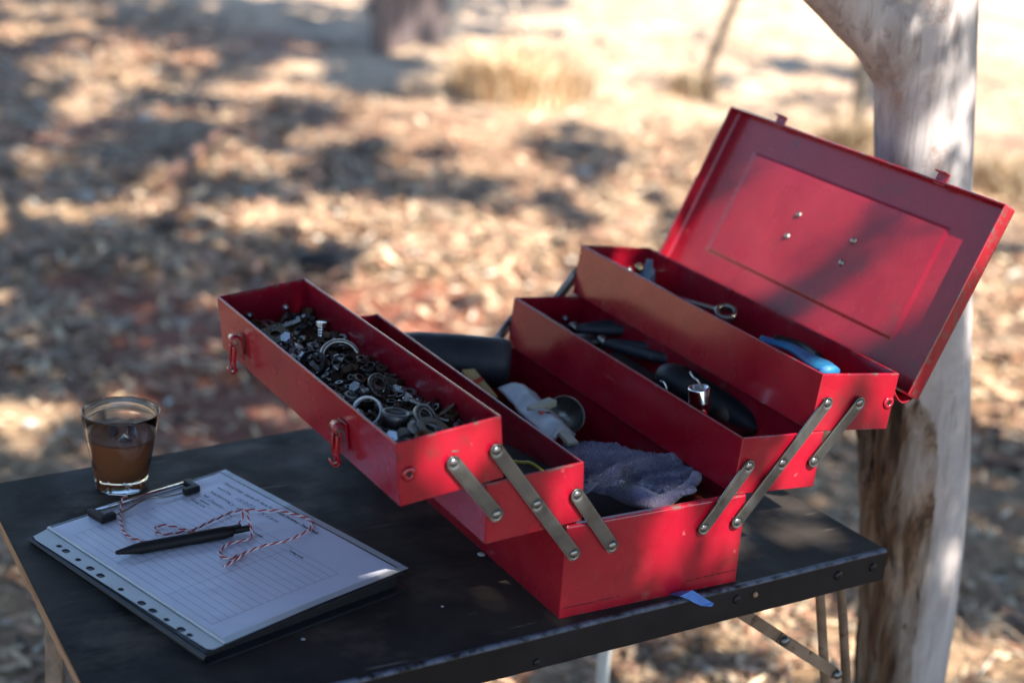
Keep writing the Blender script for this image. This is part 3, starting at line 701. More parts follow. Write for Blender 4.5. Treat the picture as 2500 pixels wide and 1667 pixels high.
# front rail with a rounded top edge, its sky highlight painted blue-grey
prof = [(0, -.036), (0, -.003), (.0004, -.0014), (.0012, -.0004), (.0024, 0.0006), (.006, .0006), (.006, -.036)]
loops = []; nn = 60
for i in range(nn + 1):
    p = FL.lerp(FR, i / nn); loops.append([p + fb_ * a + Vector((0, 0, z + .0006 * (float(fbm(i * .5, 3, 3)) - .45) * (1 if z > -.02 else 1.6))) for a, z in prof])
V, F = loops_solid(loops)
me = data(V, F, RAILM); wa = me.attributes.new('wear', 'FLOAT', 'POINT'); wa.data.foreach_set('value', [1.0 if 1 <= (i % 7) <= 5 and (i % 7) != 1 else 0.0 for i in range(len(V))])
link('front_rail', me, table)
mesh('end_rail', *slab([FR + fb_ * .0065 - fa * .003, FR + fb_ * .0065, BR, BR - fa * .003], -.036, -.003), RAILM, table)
for (u, v, r, m) in [(1798, 1462, .0050, RAILM), (1843, 1450, .0032, WOOD), (2046, 1404, .0058, RAILM), (2130, 1384, .0052, RAILM), (1310, 1615, .004, RAILM)]:
    c = Vector(at(u, v, tuple(-fb_), tuple(FL)))
    mesh('bolt', *lathe([(r, 0), (r, .0008), (r * .8, .0022), (r * .3, .0028)], 20, c, -fb_), m, table, True)
# legs and brace
def bar(a, b, w, t, wdir):
    a = Vector(a); b = Vector(b); d = (b - a).normalized(); wd = (Vector(wdir) - d * Vector(wdir).dot(d)).normalized(); nd = d.cross(wd)
    return mapv(box(0, 0, .5, w, t, 1, bev=0), frame(wd, nd, b - a, a)) if False else mapv(box(0, 0, (b - a).length / 2, w, t, (b - a).length, bev=min(w, t) * .2), frame(wd, nd, d, a))
yl = .03
pn = (0, 1, 0)
La = at(2008, 1452, pn, (0, yl, 0)); Lb = at(2040, 1660, pn, (0, yl, 0))
def down(p, q): # extend to the ground
    p = Vector(p); q = Vector(q); d = (q - p); return p + d * ((GZ - p.z) / d.z)
ux = Vector((1, 0, 0))
def uleg(pa, pb, w=.031, r=.0055, m=RUST):
    pa, pb = Vector(pa), Vector(pb); d = (pb - pa).normalized()
    s = Vector((1, 0, 0)); foot = down(pa, pb)
    pts = [foot - s * w / 2, pa - s * w / 2 + d * .016] + [pa - s * w / 2 + d * .016 - d * .016 * math.sin(t) + s * .014 * (1 - math.cos(t)) for t in np.linspace(.2, math.pi / 2, 6)]
    pts += [pa + s * w / 2 + d * .016 - d * .016 * math.sin(t) - s * .014 * (1 - math.cos(t)) for t in np.linspace(math.pi / 2, .2, 6)] + [pa + s * w / 2 + d * .016, foot + s * w / 2]
    V, F = tube(pts, r, 12); return V, F
mesh('leg', *uleg((La[0] + .006, La[1], -.034), Lb), RUST, table, True)
ba = Vector(at(1818, 1500, pn, (0, .022, 0))); bm_ = Vector(at(1908, 1558, pn, (0, .022, 0))); bc = Vector(at(2036, 1640, pn, (0, .022, 0)))
ba = ba + (ba - bm_) * .25
mesh('brace', *bar(ba, bm_ + (bm_ - ba).normalized() * .006, .0135, .002, (0, 0, 1)), RUST, table)
mesh('brace', *bar(bm_ + Vector((0, -.0026, 0)) - (bc - bm_).normalized() * .006, bc + Vector((0, -.0026, 0)), .0135, .002, (0, 0, 1)), RUST, table)
for p in (bm_, bc):
    mesh('bolt', *lathe([(.0058, 0), (.0058, .003), (.004, .0055), (.001, .006)], 14, p + Vector((0, -.004, 0)), (0, -1, 0)), STEEL, table, True)
mesh('leg', *bar((-.3755, .10, -.02), down((-.3755, .10, -.02), (-.377, .11, -.3)), .019, .019, (1, 0, 0)), RUST, table)
pm = at(1457, 1590, pn, (0, .47, 0)); pm2 = at(1455, 1660, pn, (0, .47, 0))
mesh('leg', *tube([Vector((pm[0], .47, -.02)), down(pm, pm2)], .0095, 14), PALEPOST, table, True)
mesh('leg', *tube([Vector((-.38, .45, -.02)), Vector((-.39, .46, GZ))], .0095, 14), RUST, table, True)
# blue tape over the rail
ta = Vector(at(1640, 1449, (0, 0, 1), (0, 0, .002))); tapev = []
c0 = Vector(at(1632, 1446)); c1 = Vector(at(1690, 1452, tuple(-fb_), tuple(FL))); 
edge = [((1632, 1450), (1655, 1443)), ((1660, 1455), (1690, 1440)), ((1680, 1462), (1706, 1449)), ((1695, 1471), (1720, 1459)), ((1712, 1478), (1737, 1469)), ((1738, 1480), (1743, 1471))]
V = []; 
for i, (l, r) in enumerate(edge):
    for q in (l, r):
        if i == 0: p = Vector(at(q[0], q[1], (0, 0, 1), (0, 0, .0016)))
        else: p = Vector(at(q[0], q[1], tuple(-fb_), tuple(FL - fb_ * (.0015 + .0018 * i))))
        V.append(p)
F = [(2 * i, 2 * i + 1, 2 * i + 3, 2 * i + 2) for i in range(len(edge) - 1)]
o = mesh('tape_strip', V, F, BLUETAPE); o.modifiers.new('s', 'SOLIDIFY').thickness = .0003
tag(o, 'torn strip of blue masking tape hanging over the table rail', 'tape')

for (u, v, r, lab) in ((1175, 1354, .0045, 'small white paint flake on the table left of the red base'), (1080, 1480, .0018, 'tiny pale crumb on the table in front of the folder corner'), (740, 1560, .0022, 'pale grit grain on the table near the folder')):
    c = at(u, v); V, F = blob((c[0], c[1], r * .2), r, int(u), (1, 1, .3), 2); tag(mesh('crumb', V, F, PALEPL, smooth=True), lab, 'crumb')
# ------------------------------------------------------------------ toolbox
W, H, LEN = .2159, .1005, .4835
w, h1, h2 = .107, .0631, .0626
TR = {'T1': (-.07374, .16311, .11987, -.01042, .02322), 'T2': (.01757, .10369, .06291, -.01184, .00857),
      'T3': (.19767, .10206, -.06879, -.00843, -.00172), 'T4': (.28909, .15941, -.10917, -.00526, -.00878)}
tb = empty('toolbox', (.108, .24, 0))
tag(tb, 'open red metal cantilever toolbox with five trays and a raised lid', 'toolbox')
def tray_M(t):
    x, z, a, yy, p = TR[t]; left = t in ('T1', 'T2'); c, s = math.cos(a), math.sin(a)
    X = Vector((c, 0, s)); Zv = Vector((-s, 0, c)); Yv = Vector((-math.sin(yy), math.cos(yy), -p))
    o = Vector((x, 0, z)) - (X * w if left else Vector((0, 0, 0)))
    return frame(X, Yv, Zv, o)      # local x 0..w left to right
def open_box(sx, sy, sz, t=.0011, rim=.0026, rimy=.0026, hem=.005, slope=0):
    R = .0016
    def rect(ix, iy, z, r=R, z2=None):
        pts = []
        r = max(r - min(ix, iy), .0003)
        for cx, cy, a0 in ((sx - ix - r, iy + r, -90), (sx - ix - r, sy - iy - r, 0), (ix + r, sy - iy - r, 90), (ix + r, iy + r, 180)):
            for k in range(4):
                a = math.radians(a0 + 30 * k); pts.append(Vector((cx + r * math.cos(a), cy + r * math.sin(a), z)))
        return pts
    L = [rect(.0008, .0008, 0), rect(0, 0, .0008), rect(0, 0, .004), rect(0, 0, sz * .5), rect(0, 0, sz - .0035 - slope), rect(0, 0, sz - .0012 - slope), rect(.0004, .0004, sz - .0004 - slope * .8), rect(.0012, .0014, sz), rect(rim - .0008, rimy - .0008, sz), rect(rim, rimy, sz - .0009),
         rect(rim, rimy, sz - hem), rect(t + .0002, t + .0002, sz - hem - .0004), rect(t, t, sz - hem - .001), rect(t, t, sz * .5), rect(t, t, t)]
    wr = [0.3, .6, 0, 0, 0, .8, 1, 1, 1, .8, 0, 0, 0, 0, 0]
    V, F = loops_solid(L)
    n = len(L[0]); vertical = {1: 1, 2: 1, 3: 1, 4: 1}
    wv = []
    for i in range(len(L)):
        for j in range(n): wv.append(wr[i])
    return V, F, wv
def add_wear(me, wv):
    a = me.attributes.new('wear', 'FLOAT', 'POINT'); a.data.foreach_set('value', wv)
V, F, wv = open_box(W, LEN, H, rimy=.0065, slope=.0012)
me = data(V, F, RED); add_wear(me, wv); link('base_box', me, tb)
TM = {}
for t, hh in (('T1', h1), ('T2', h2), ('T3', h2), ('T4', h1)):
    V, F, wv = open_box(w, LEN, hh)
    M = tray_M(t); TM[t] = M
    me = data([M @ v for v in V], F, RED); add_wear(me, wv)
    o = link('tray', me, tb)
    o['label'] = {'T1': 'upper left tray full of nuts and bolts', 'T2': 'lower left tray', 'T3': 'lower right tray', 'T4': 'upper right tray'}[t]
    # pivot bolt ends inside the far wall, pressed eyelet outside the near wall
    for lxp in (.035, .08):
        c = M @ Vector((lxp, LEN - .0015, hh * .52)); mesh('rivet', *lathe([(.0042, 0), (.0042, .0012), (.0025, .004), (.0005, .0046)], 14, c, -(M.to_3x3() @ Vector((0, 1, 0)))), ZINC, o, True)
    if t in ('T1', 'T4'):
        uv = (998, 1157) if t == 'T1' else (2169, 983)
        c = Vector(at(*uv, (0, 1, 0), (0, -.0005, 0)))
        mesh('eyelet', *lathe([(.0075, 0), (.0058, .0012), (.0040, .0018), (.0028, .0012), (.0024, -.0002)], 24, c, (0, -1, 0), True, False), RED, o, True)
        mesh('eyelet_hole', *lathe([(.0023, .0), (.0023, .0009)], 16, c, (0, -1, 0)), BLACKPL, o)
for x0_, x1_, z_ in ((.003, .040, .0115), (.044, .062, .0120), (.066, .070, .0122), (.150, .158, .0135), (.163, .168, .0137), (.172, .186, .0140), (.189, .205, .0143), (.207, .213, .0146)):
    mesh('scratch', *box((x0_ + x1_) / 2, -.0002, z_, x1_ - x0_, .0003, .0007), BLACKPL, tb)
# links
def link_plate(a, b, wd, th, rivs, yy, sgn):
    """stadium plate on the plane y = yy with pressed dimples round the rivets; sgn -1 faces -Y"""
    a = Vector((a[0], 0, a[1])); b = Vector((b[0], 0, b[1])); d = (b - a); Ln = d.length; d.normalize(); s = Vector((0, 1, 0)).cross(d)
    r = wd / 2; st = []
    q = np.linspace(0, math.pi / 2, 12)
    for t in q: st.append((-r * math.cos(t), r * math.sin(t)))
    ns = int(Ln / .0007)
    for t in np.linspace(0, Ln, ns)[1:-1]: st.append((t, r))
    for t in q: st.append((Ln + r * math.sin(t), r * math.cos(t)))
    nt_ = 17; V = []; F = []
    rs = [(Vector((x, 0, z)) - a) for x, z in rivs]; rs = [(v.dot(d), v.dot(s)) for v in rs]
    out = Vector((0, sgn, 0))
    for x_, hw in st:
        hw = max(hw, .0002)
        for k in range(nt_):
            tt = -1 + 2 * k / (nt_ - 1); y_ = tt * hw; z_ = th
            ed = min(hw - abs(y_), r)       # chamfer
            for rx, ry in rs:
                dd = math.hypot(x_ - rx, y_ - ry); z_ -= .0011 * math.exp(-((dd / .0050) ** 4))
            de = r - math.hypot(max(0, -x_, x_ - Ln), y_)
            z_ -= .0005 * math.exp(-(max(de, 0) / .0005))
            V.append(a + d * x_ + s * y_ + out * z_ + Vector((0, yy, 0)))
    n1 = len(st)
    for i in range(n1 - 1):
        for k in range(nt_ - 1):
            p = i * nt_ + k; F.append((p, p + 1, p + nt_ + 1, p + nt_) if sgn > 0 else (p, p + nt_, p + nt_ + 1, p + 1))
    # side skirt and back
    per = [i * nt_ for i in range(n1)] + [(n1 - 1) * nt_ + k for k in range(1, nt_)] + [i * nt_ + nt_ - 1 for i in range(n1 - 2, -1, -1)] + [k for k in range(nt_ - 2, 0, -1)]
    base = len(V)
    for p in per: v = V[p].copy(); v.y = yy; V.append(v)
    m_ = len(per)
    for i in range(m_):
        j = (i + 1) % m_; F.append((per[i], per[j], base + j, base + i))
    F.append(tuple(base + i for i in range(m_)))
    return V, F
LK = [[(1109.7, 1131.5), (1214.5, 1258)], [(1215, 1101.7), (1313, 1233), (1403.3, 1353.7)], [(1411.7, 1210), (1496.3, 1334)],
      [(1830.8, 1140), (1720.6, 1291.5)], [(2022.9, 986), (1912.4, 1133), (1802, 1275.5)], [(2101, 985.4), (1989.7, 1127.5)]]
for i, rv in enumerate(LK):
    pts = [at(u, v, (0, 1, 0), (0, -.0055, 0)) for u, v in rv]; pts = [(p[0], p[2]) for p in pts]
    for end in (0, 1):
        yy = -.0030 if end == 0 else LEN + .0030; sg = -1 if end == 0 else 1
        wd = .0142 if i < 3 else .0136
        pp = pts if end == 0 else [(x_ - (.0055 if i < 3 else -.004 if 0 else .003), z_ - (.010 if i == 0 else .003 if i < 3 else -.004 if i > 4 else 0)) for x_, z_ in pts]
        V, F = link_plate(pp[0], pp[-1], wd, .0020, pp, yy, sg)
        o = mesh('link_arm', V, F, STEEL, tb, True)
        for x_, z_ in pp:
            c = Vector((x_, yy + sg * .0007, z_))
            mesh('rivet', *lathe([(.0043, -.0006), (.0043, .0006), (.0040, .0011), (.0030, .0016), (.0014, .0019), (.0003, .0020)], 28, c, (0, sg, 0)), RIVET, o, True)
            mesh('washer', *lathe([(.0056, 0), (.0056, .0032)], 20, Vector((x_, 0 if end == 0 else LEN, z_)), (0, sg, 0)), STEEL, o, True)

# lid
LU = Vector((.4327, 0, .9015)); LN_ = Vector((.9015, 0, -.4327)); LO = Vector((.5168, 0, .388)) - LU * .2274
LD, LY, LUU = .0192, .4955, .2274
def lidp(u, y, d): return LO + LU * (u + .0076 * y / LY) + Vector((0, y, 0)) + LN_ * d
def rectlid(iu, iy, d, r=.002):
    pts = []; r = max(r - min(iu, iy), .0003)
    for cu, cy, a0 in ((LUU - iu - r, iy + r, -90), (LUU - iu - r, LY - iy - r, 0), (iu + r, LY - iy - r, 90), (iu + r, iy + r, 180)):
        for k in range(4):
            a = math.radians(a0 + 30 * k); pts.append(lidp(cu + r * math.cos(a), cy + r * math.sin(a), d))
    return pts
T = .0011
L = [rectlid(.0030, .0030, LD), rectlid(.0008, .0008, LD - .0012), rectlid(0, 0, LD - .0035), rectlid(0, 0, .001), rectlid(.0004, .0004, 0), rectlid(.0018, .0018, -.0001), rectlid(.0022, .0022, .0006), rectlid(.0022, .0022, .004), rectlid(T, T, .0045), rectlid(T, T, LD - .0036), rectlid(.002, .002, LD - .0022), rectlid(.0035, .0035, LD - T)]
V, F = loops_solid(L, True, False)
# lid panel with a pressed rectangle, continuing the inner shell
gy = sorted(set(list(np.linspace(.0035, LY - .0035, 60)) + list(np.linspace(.066, .082, 9)) + list(np.linspace(.420, .436, 9))))
gu = sorted(set(list(np.linspace(.0035, LUU - .0035, 34)) + list(np.linspace(.040, .056, 9)) + list(np.linspace(.174, .190, 9))))
def step(x_, a, b): t = min(1, max(0, (x_ - a) / (b - a))); return t * t * (3 - 2 * t)
PV = []; 
for y in gy:
    for u in gu:
        dd = min(step(u, .044, .050), 1 - step(u, .180, .186), step(y, .070, .077), 1 - step(y, .425, .432))
        PV.append(lidp(u, y, LD - T - .0016 * dd * 1.0 + .0007 * (float(fbm(u * 18, y * 11, 2)) - .4)))
nu = len(gu); PF = [(i * nu + j, (i + 1) * nu + j, (i + 1) * nu + j + 1, i * nu + j + 1) for i in range(len(gy) - 1) for j in range(nu - 1)]
nb = len(V); me = data(V + PV, F + [tuple(q + nb for q in f) for f in PF], RED)
wv = []
wl = [.5, 1, .5, .6, 1, 1, 1, 0, 0, 0, 0, 0]
for i in range(len(L)): wv += [wl[i]] * len(L[0])
add_wear(me, wv + [0.0] * len(PV))
lid = link('lid', me, tb)
for f in list(me.polygons)[len(F):]: f.use_smooth = True
for u, y in ((.133, .302), (.1037, .3035), (.130, .197), (.1012, .198)):
    mesh('rivet', *lathe([(.0045, 0), (.0042, .001), (.0028, .0024), (.0006, .0028)], 16, lidp(u, y, LD - T - .0012), -LN_), GREYM, lid, True)
for y in (.398, .1055):   # catches on the lid's free edge
    M = frame(LU, Vector((0, 1, 0)), LN_, lidp(LUU, y, .006))
    a_ = mapv(box(.003, 0, 0, .014, .018, .0022, bev=.0006), M); b_ = mapv(box(.0095, 0, -.0035, .0022, .018, .008, bev=.0006), M)
    mesh('catch', *join(a_, b_), RED, lid)
# hinge between the lid and the upper right tray
M4 = TM['T4']
for y0, ln in ((.004, .03), (.10, .27), (.41, .06)):
    a_ = M4 @ Vector((w + .0006, y0, h1 * .62)); b_ = lidp(.001, y0, LD + .001)
    V = []
    for yy in (y0, y0 + ln):
        for k in range(7):
            t = k / 6; p = (M4 @ Vector((w + .0006, yy, h1 * (.70)))).lerp(lidp(.0005, yy, LD * .7), t); p.z -= .010 * math.sin(math.pi * t); V.append(p)
    F = [(k, k + 1, k + 8, k + 7) for k in range(6)]
    o = mesh('hinge', V, F, RED, tb, True); o.modifiers.new('s', 'SOLIDIFY').thickness = .0014

# latches on the outer wall of the upper left tray
M1 = TM['T1']; X1 = (M1.to_3x3() @ Vector((1, 0, 0))).normalized(); Z1 = (M1.to_3x3() @ Vector((0, 0, 1))).normalized(); Y1 = (M1.to_3x3() @ Vector((0, 1, 0))).normalized()
for u, v in ((588, 845), (842, 1060)):
    c = Vector(at(u, v, tuple(X1), tuple(M1 @ Vector((0, 0, 0)))))
    M = frame(Y1, -X1, Z1, c)          # x along tray, y outwards, z up
    lat = mesh('latch', *mapv(box(.001, .0009, 0, .0195, .0018, .028, bev=.0004), M), RED, tb)
    # rolled head
    V = []; n = 12
    for s in (-.0075, .0075):
        for k in range(n):
            a = math.radians(-60 + 250 * k / (n - 1)); V.append(M @ Vector((s, .0066 + .0062 * math.cos(a), .0085 + .0062 * math.sin(a))))
    F = [(k, k + 1, n + k + 1, n + k) for k in range(n - 1)]
    o = mesh('latch_roll', V, F, RED, lat, True); o.modifiers.new('s', 'SOLIDIFY').thickness = .0013
    # lever sloping down and out
    V, F = mapv(box(0, 0, 0, .0140, .0018, .026, bev=.0004), M @ Matrix.Translation((0, .0085, -.007)) @ Matrix.Rotation(math.radians(12), 4, 'X'))
    mesh('latch_lever', V, F, RED, lat)
    path = [M @ Vector(p) for p in spline([(-.0052, .0096, .002), (-.0055, .0112, -.012), (-.0048, .0105, -.024), (0, .0100, -.0275), (.0048, .0105, -.024), (.0055, .0112, -.012), (.0052, .0096, .002)], 5)]
    mesh('latch_loop', *tube(path, .0019, 8), RED, lat, True)
    V = []
    for s in (-.0048, .0048):
        for k in range(9):
            a = math.radians(180 + 200 * k / 8); V.append(M @ Vector((s, .0125 + .0050 * math.cos(a), -.024 + .0055 * math.sin(a))))
    F = [(k, k + 1, 9 + k + 1, 9 + k) for k in range(8)]
    o = mesh('latch_hook', V, F, RED, lat, True); o.modifiers.new('s', 'SOLIDIFY').thickness = .0014

# ------------------------------------------------------------------ hardware in the upper left tray
def hexpts(r): return [(r * math.cos(math.radians(60 * k)), r * math.sin(math.radians(60 * k))) for k in range(6)]
def nut_mesh(r, h, ri, m):
    seg = 24; out = []
    for k in range(seg):
        a = 2 * math.pi * k / seg; ca = ((a + math.pi / 6) % (math.pi / 3)) - math.pi / 6; out.append(r * math.cos(math.pi / 6) / math.cos(ca))
    def lp(rf, z): return [Vector((rf(k) * math.cos(2 * math.pi * k / seg), rf(k) * math.sin(2 * math.pi * k / seg), z)) for k in range(seg)]
    L = [lp(lambda k: ri, -h / 2), lp(lambda k: r * .84, -h / 2), lp(lambda k: out[k], -h / 2 + r * .1), lp(lambda k: out[k], h / 2 - r * .1), lp(lambda k: r * .84, h / 2), lp(lambda k: ri, h / 2), lp(lambda k: ri, -h / 2)]
    V, F = loops_solid(L, False, False); return data(V, F, m)
def ring_mesh(ro, ri, h, m, seg=28):
    e = min(h, ro - ri) * .18
    L = [(ri, -h / 2), (ro - e, -h / 2), (ro, -h / 2 + e), (ro, h / 2 - e), (ro - e, h / 2), (ri + e, h / 2), (ri, h / 2 - e), (ri, -h / 2)]
    V, F = lathe(L, seg, cap0=False, cap1=False); return data(V, F, m, ro - ri < .003)
def bolt_mesh(r, L_, m):
    head = [Vector((x, y, 0)) for x, y in hexpts(r * 1.8)]
    lp = [head, [v + Vector((0, 0, r * 1.2)) for v in head]]; A_ = loops_solid(lp)
    prof = []; n = int(L_ / (r * .45))
    for k in range(n): prof += [(r * (1.0 if k % 2 else .92), -L_ * k / n)]
    B_ = lathe(prof, 12); V, F = join(A_, B_); me = data(V, F, m); 
    return me
kinds = []
for m, tone in ((DARKM, 'black'), (RUSTN, 'rusty brown'), (ZINC, 'bright zinc'), (GREYM, 'dull grey')):
    kinds += [('hex_nut', nut_mesh(.0088, .007, .0048, m), tone + ' hex nut', 3), ('hex_nut', nut_mesh(.0066, .0055, .0035, m), 'small ' + tone + ' hex nut', 3),
              ('flat_washer', ring_mesh(.0100, .0048, .0014, m), tone + ' flat washer', 2), ('hex_bolt', bolt_mesh(.0034, .020, m), tone + ' hex bolt', 2.4), ('spacer_ring', ring_mesh(.0068, .0046, .009, m), tone + ' spacer sleeve', 1.5)]
tonew = {'black': 3, 'rusty brown': 3.0, 'bright zinc': .9, 'dull grey': 3.0}
kw = np.array([k[3] * tonew[[t for t in tonew if t in k[2]][0]] for k in kinds]); kw /= kw.sum()
def heap(lxp, lyp): # local height of the heap surface in the tray
    return .024 + .013 * math.exp(-(lyp / .12) ** 2) + .006 * math.sin(lyp * 40) * math.sin(lxp * 60)
n1, n2 = 14, 60; V = []
for j in range(n2):
    for i in range(n1):
        x_ = .002 + (w - .004) * i / (n1 - 1); y_ = .002 + (LEN - .006) * j / (n2 - 1)
        V.append(M1 @ Vector((x_, y_, heap(x_, y_) - .008 + .006 * float(fbm(x_ * 90, y_ * 90, 3)))))
F = [(j * n1 + i, j * n1 + i + 1, (j + 1) * n1 + i + 1, (j + 1) * n1 + i) for j in range(n2 - 1) for i in range(n1 - 1)]
o = mesh('metal_scraps', V, F, RUSTN, None, True); tag(o, 'layer of dark rusty scraps under the nuts in the tray', None, None, 'stuff')
blocked = [(.030, .060, .018), (.035, .030, .012)]
cnt = 0
for j in range(39):
    for i in range(9):
        x_ = .010 + i * .0110 + random.uniform(-.004, .004); y_ = .012 + j * .0120 + random.uniform(-.005, .005)
        x_ = min(w - .010, max(.010, x_)); 
        k = rng.choice(len(kinds), p=kw)
        if random.random() < .10: continue
        nm, me, desc, _ = kinds[k]
        if nm == 'hex_bolt': x_ = min(w - .026, max(.026, x_)); y_ = max(.034, min(LEN - .03, y_))
        c = M1 @ Vector((x_, y_, heap(x_, y_) + random.uniform(-.003, .005)))
        o = bpy.data.objects.new(nm, me); COL.objects.link(o)
        tl = random.uniform(0, .9) if nm != 'hex_bolt' else random.uniform(.9, 1.8)
        o.matrix_world = Matrix.Translation(c) @ Matrix.Rotation(random.uniform(0, 6.28), 4, 'Z') @ Matrix.Rotation(tl, 4, 'X') @ Matrix.Rotation(random.uniform(0, 6.28), 4, 'Z') @ Matrix.Scale(random.uniform(.5, 1.12), 4)
        zone = 'near end' if y_ < .16 else 'middle' if y_ < .32 else 'far end'; sd_ = 'by the latch wall' if x_ < .037 else 'along the centre' if x_ < .07 else 'by the inner wall'
        tag(o, f'{desc} at the {zone} of the heap {sd_}', nm.split('_')[-1], f'{desc}s at the {zone} {sd_}'); cnt += 1

def in_tray(u, v, t, hloc):
    M = TM[t]; return Vector(at(u, v, tuple(M.to_3x3() @ Vector((0, 0, 1))), tuple(M @ Vector((0, 0, hloc)))))
tocam = lambda p: (Vector(CC) - p).normalized()
def place(name, me, c, ax, label, cat, spin=0, group=None):
    o = bpy.data.objects.new(name, me); COL.objects.link(o)
    o.matrix_world = Matrix.Translation(c) @ Vector(ax).to_track_quat('Z', 'Y').to_matrix().to_4x4() @ Matrix.Rotation(spin, 4, 'Z')
    return tag(o, label, cat, group)
up = Vector((0, 0, 1))
c = in_tray(897, 1004, 'T1', .050)
place('metal_ring', ring_mesh(.0145, .0126, .008, NYLON, 40), c, tocam(c) + up * .25 + Vector((-.35, 0, 0)), 'large pale metal ring leaning on the nuts by the near rim', 'ring')
c = in_tray(964, 1026, 'T1', .045)
fit = empty('hex_fitting', tuple(c)); tag(fit, 'big black hexagonal pipe fitting in the near end of the tray', 'fitting')
ax = (up + Vector((.12, .05, 0))).normalized(); M = Matrix.Translation(c) @ ax.to_track_quat('Z', 'Y').to_matrix().to_4x4()
V, F = lathe([(.0098, -.010), (.0145, -.010), (.0145, .007), (.0135, .0085), (.0112, .0085), (.0100, .006), (.0098, -.010)], 36, cap0=False, cap1=False)
mesh('collar', *mapv((V, F), M), DARKM, fit, True)
me = nut_mesh(.0195, .008, .012, DARKM); me.transform(M @ Matrix.Translation((0, 0, -.008))); link('hex_flange', me, fit)
c = in_tray(765, 888, 'T1', .043)
place('black_cup', ring_mesh(.0140, .0124, .010, BLACKPL, 36), c, tocam(c) * .8 + Vector((-.6, 0, .3)), 'black plastic ring cap standing on edge in the nuts', 'cap')
c = in_tray(834, 873, 'T1', .044)
path = [c + Vector((.020 * math.cos(a), .010 * math.sin(a) + .004, .013 * math.sin(a))) for a in np.linspace(0, math.pi, 16)]
tag(mesh('pipe_clip', *tube(path, .0028, 10), GREYM, smooth=True), 'arched grey pipe clip among the nuts', 'clip')
for (u, v, lab, sp) in ((1038, 1017, 'ball bearing cage with brown rim near the near end of the tray', 0), (925, 942, 'dark ball bearing cage tilted against the tray wall', 1)):
    c = in_tray(u, v, 'T1', .046); brg = empty('ball_bearing', tuple(c)); tag(brg, lab, 'bearing')
    ax = (up * .8 + Vector((.35, -.75, 0)) * (1.0 if sp == 0 else 1.3)).normalized(); M = Matrix.Translation(c) @ ax.to_track_quat('Z', 'Y').to_matrix().to_4x4() @ Matrix.Scale(.80, 4)
    me = ring_mesh(.0140, .0108, .003, RUSTN, 36); me.transform(M); link('cage', me, brg)
    for nm, ro, ri in (('outer_race', .0165, .0140), ('inner_race', .0108, .0088)):
        me = ring_mesh(ro, ri, .005, GREYM if sp == 0 else DARKM, 36); me.transform(M); link(nm, me, brg)
    for k in range(12):
        a = 2 * math.pi * k / 12; V, F = lathe([(.0016 * math.sin(t), -.0016 * math.cos(t)) for t in np.linspace(.15, 3.0, 7)], 10, (0, 0, 0))
        mesh('ball', *mapv((V, F), M @ Matrix.Translation((.0124 * math.cos(a), .0124 * math.sin(a), .0006)) @ Matrix.Scale(.75, 4)), GREYM, brg, True)
# square plate with a hole
c = in_tray(672, 816, 'T1', .038); M = Matrix.Translation(c) @ (up + Vector((-.15, -.3, 0))).normalized().to_track_quat('Z', 'Y').to_matrix().to_4x4() @ Matrix.Rotation(.7, 4, 'Z')
sq = []; seg = 24
def sqp(a, r): m_ = max(abs(math.cos(a)), abs(math.sin(a))); return r / m_
L = []
for rf, z in ((lambda a: .0055, -.001), (lambda a: sqp(a, .0145), -.001), (lambda a: sqp(a, .0145), .001), (lambda a: .0055, .001), (lambda a: .0055, -.001)):
    L.append([M @ Vector((rf(a) * math.cos(a), rf(a) * math.sin(a), z)) for a in [2 * math.pi * (k + .5 if 0 else k) / 32 for k in range(32)]])
tag(mesh('square_plate', *loops_solid(L, False, False), ZINC), 'bright square plate washer with a round hole near the far end', 'plate')
for i, (u, v, ax, lab) in enumerate([(784, 795, (.1, .1, 1), 'bright zinc bolt standing upright by the inner tray wall'), (700, 826, (-.6, -.4, .7), 'bright zinc bolt beside the square plate'), (868, 948, (-.5, -.3, .8), 'white headed bolt near the outer tray wall'), (995, 975, (-.8, .5, .35), 'grey stud lying near the bearing cage')]):
    c = in_tray(u, v, 'T1', .042 if i else .046); place('hex_bolt', bolt_mesh(.0034, .014, ZINC if i < 3 else GREYM), c, ax, lab, 'bolt')
c = in_tray(835, 850, 'T1', .044)
for i, (u, v, ax, r) in enumerate([(1006, 1052, (-.1, -.25, 1), .021), (1040, 1048, (.1, -.15, 1), .018), (1058, 1044, (.15, -.3, 1), .016)]):
    c = in_tray(u, v, 'T1', .040 + .002 * i); place('large_washer', ring_mesh(r, r * .5, .0016, GREYM, 36), c, ax, ['widest grey washer against the near end wall of the tray', 'grey washer resting on the widest washer', 'smallest of the three stacked grey washers'][i], 'washer')
for i, u in enumerate((958, 985, 1010, 1030)):
    c = in_tray(u, 1071 - (u - 958) * .27, 'T1', .038); place('hex_bolt', bolt_mesh(.004, .018, GREYM if i else ZINC), c, (.3 * i - .5, -.4, .5), ['shiny bolt in the near left corner of the tray', 'pale grey bolt next to the shiny corner bolt', 'grey bolt in the middle of the near end wall', 'grey bolt under the washers by the near wall'][i], 'bolt')

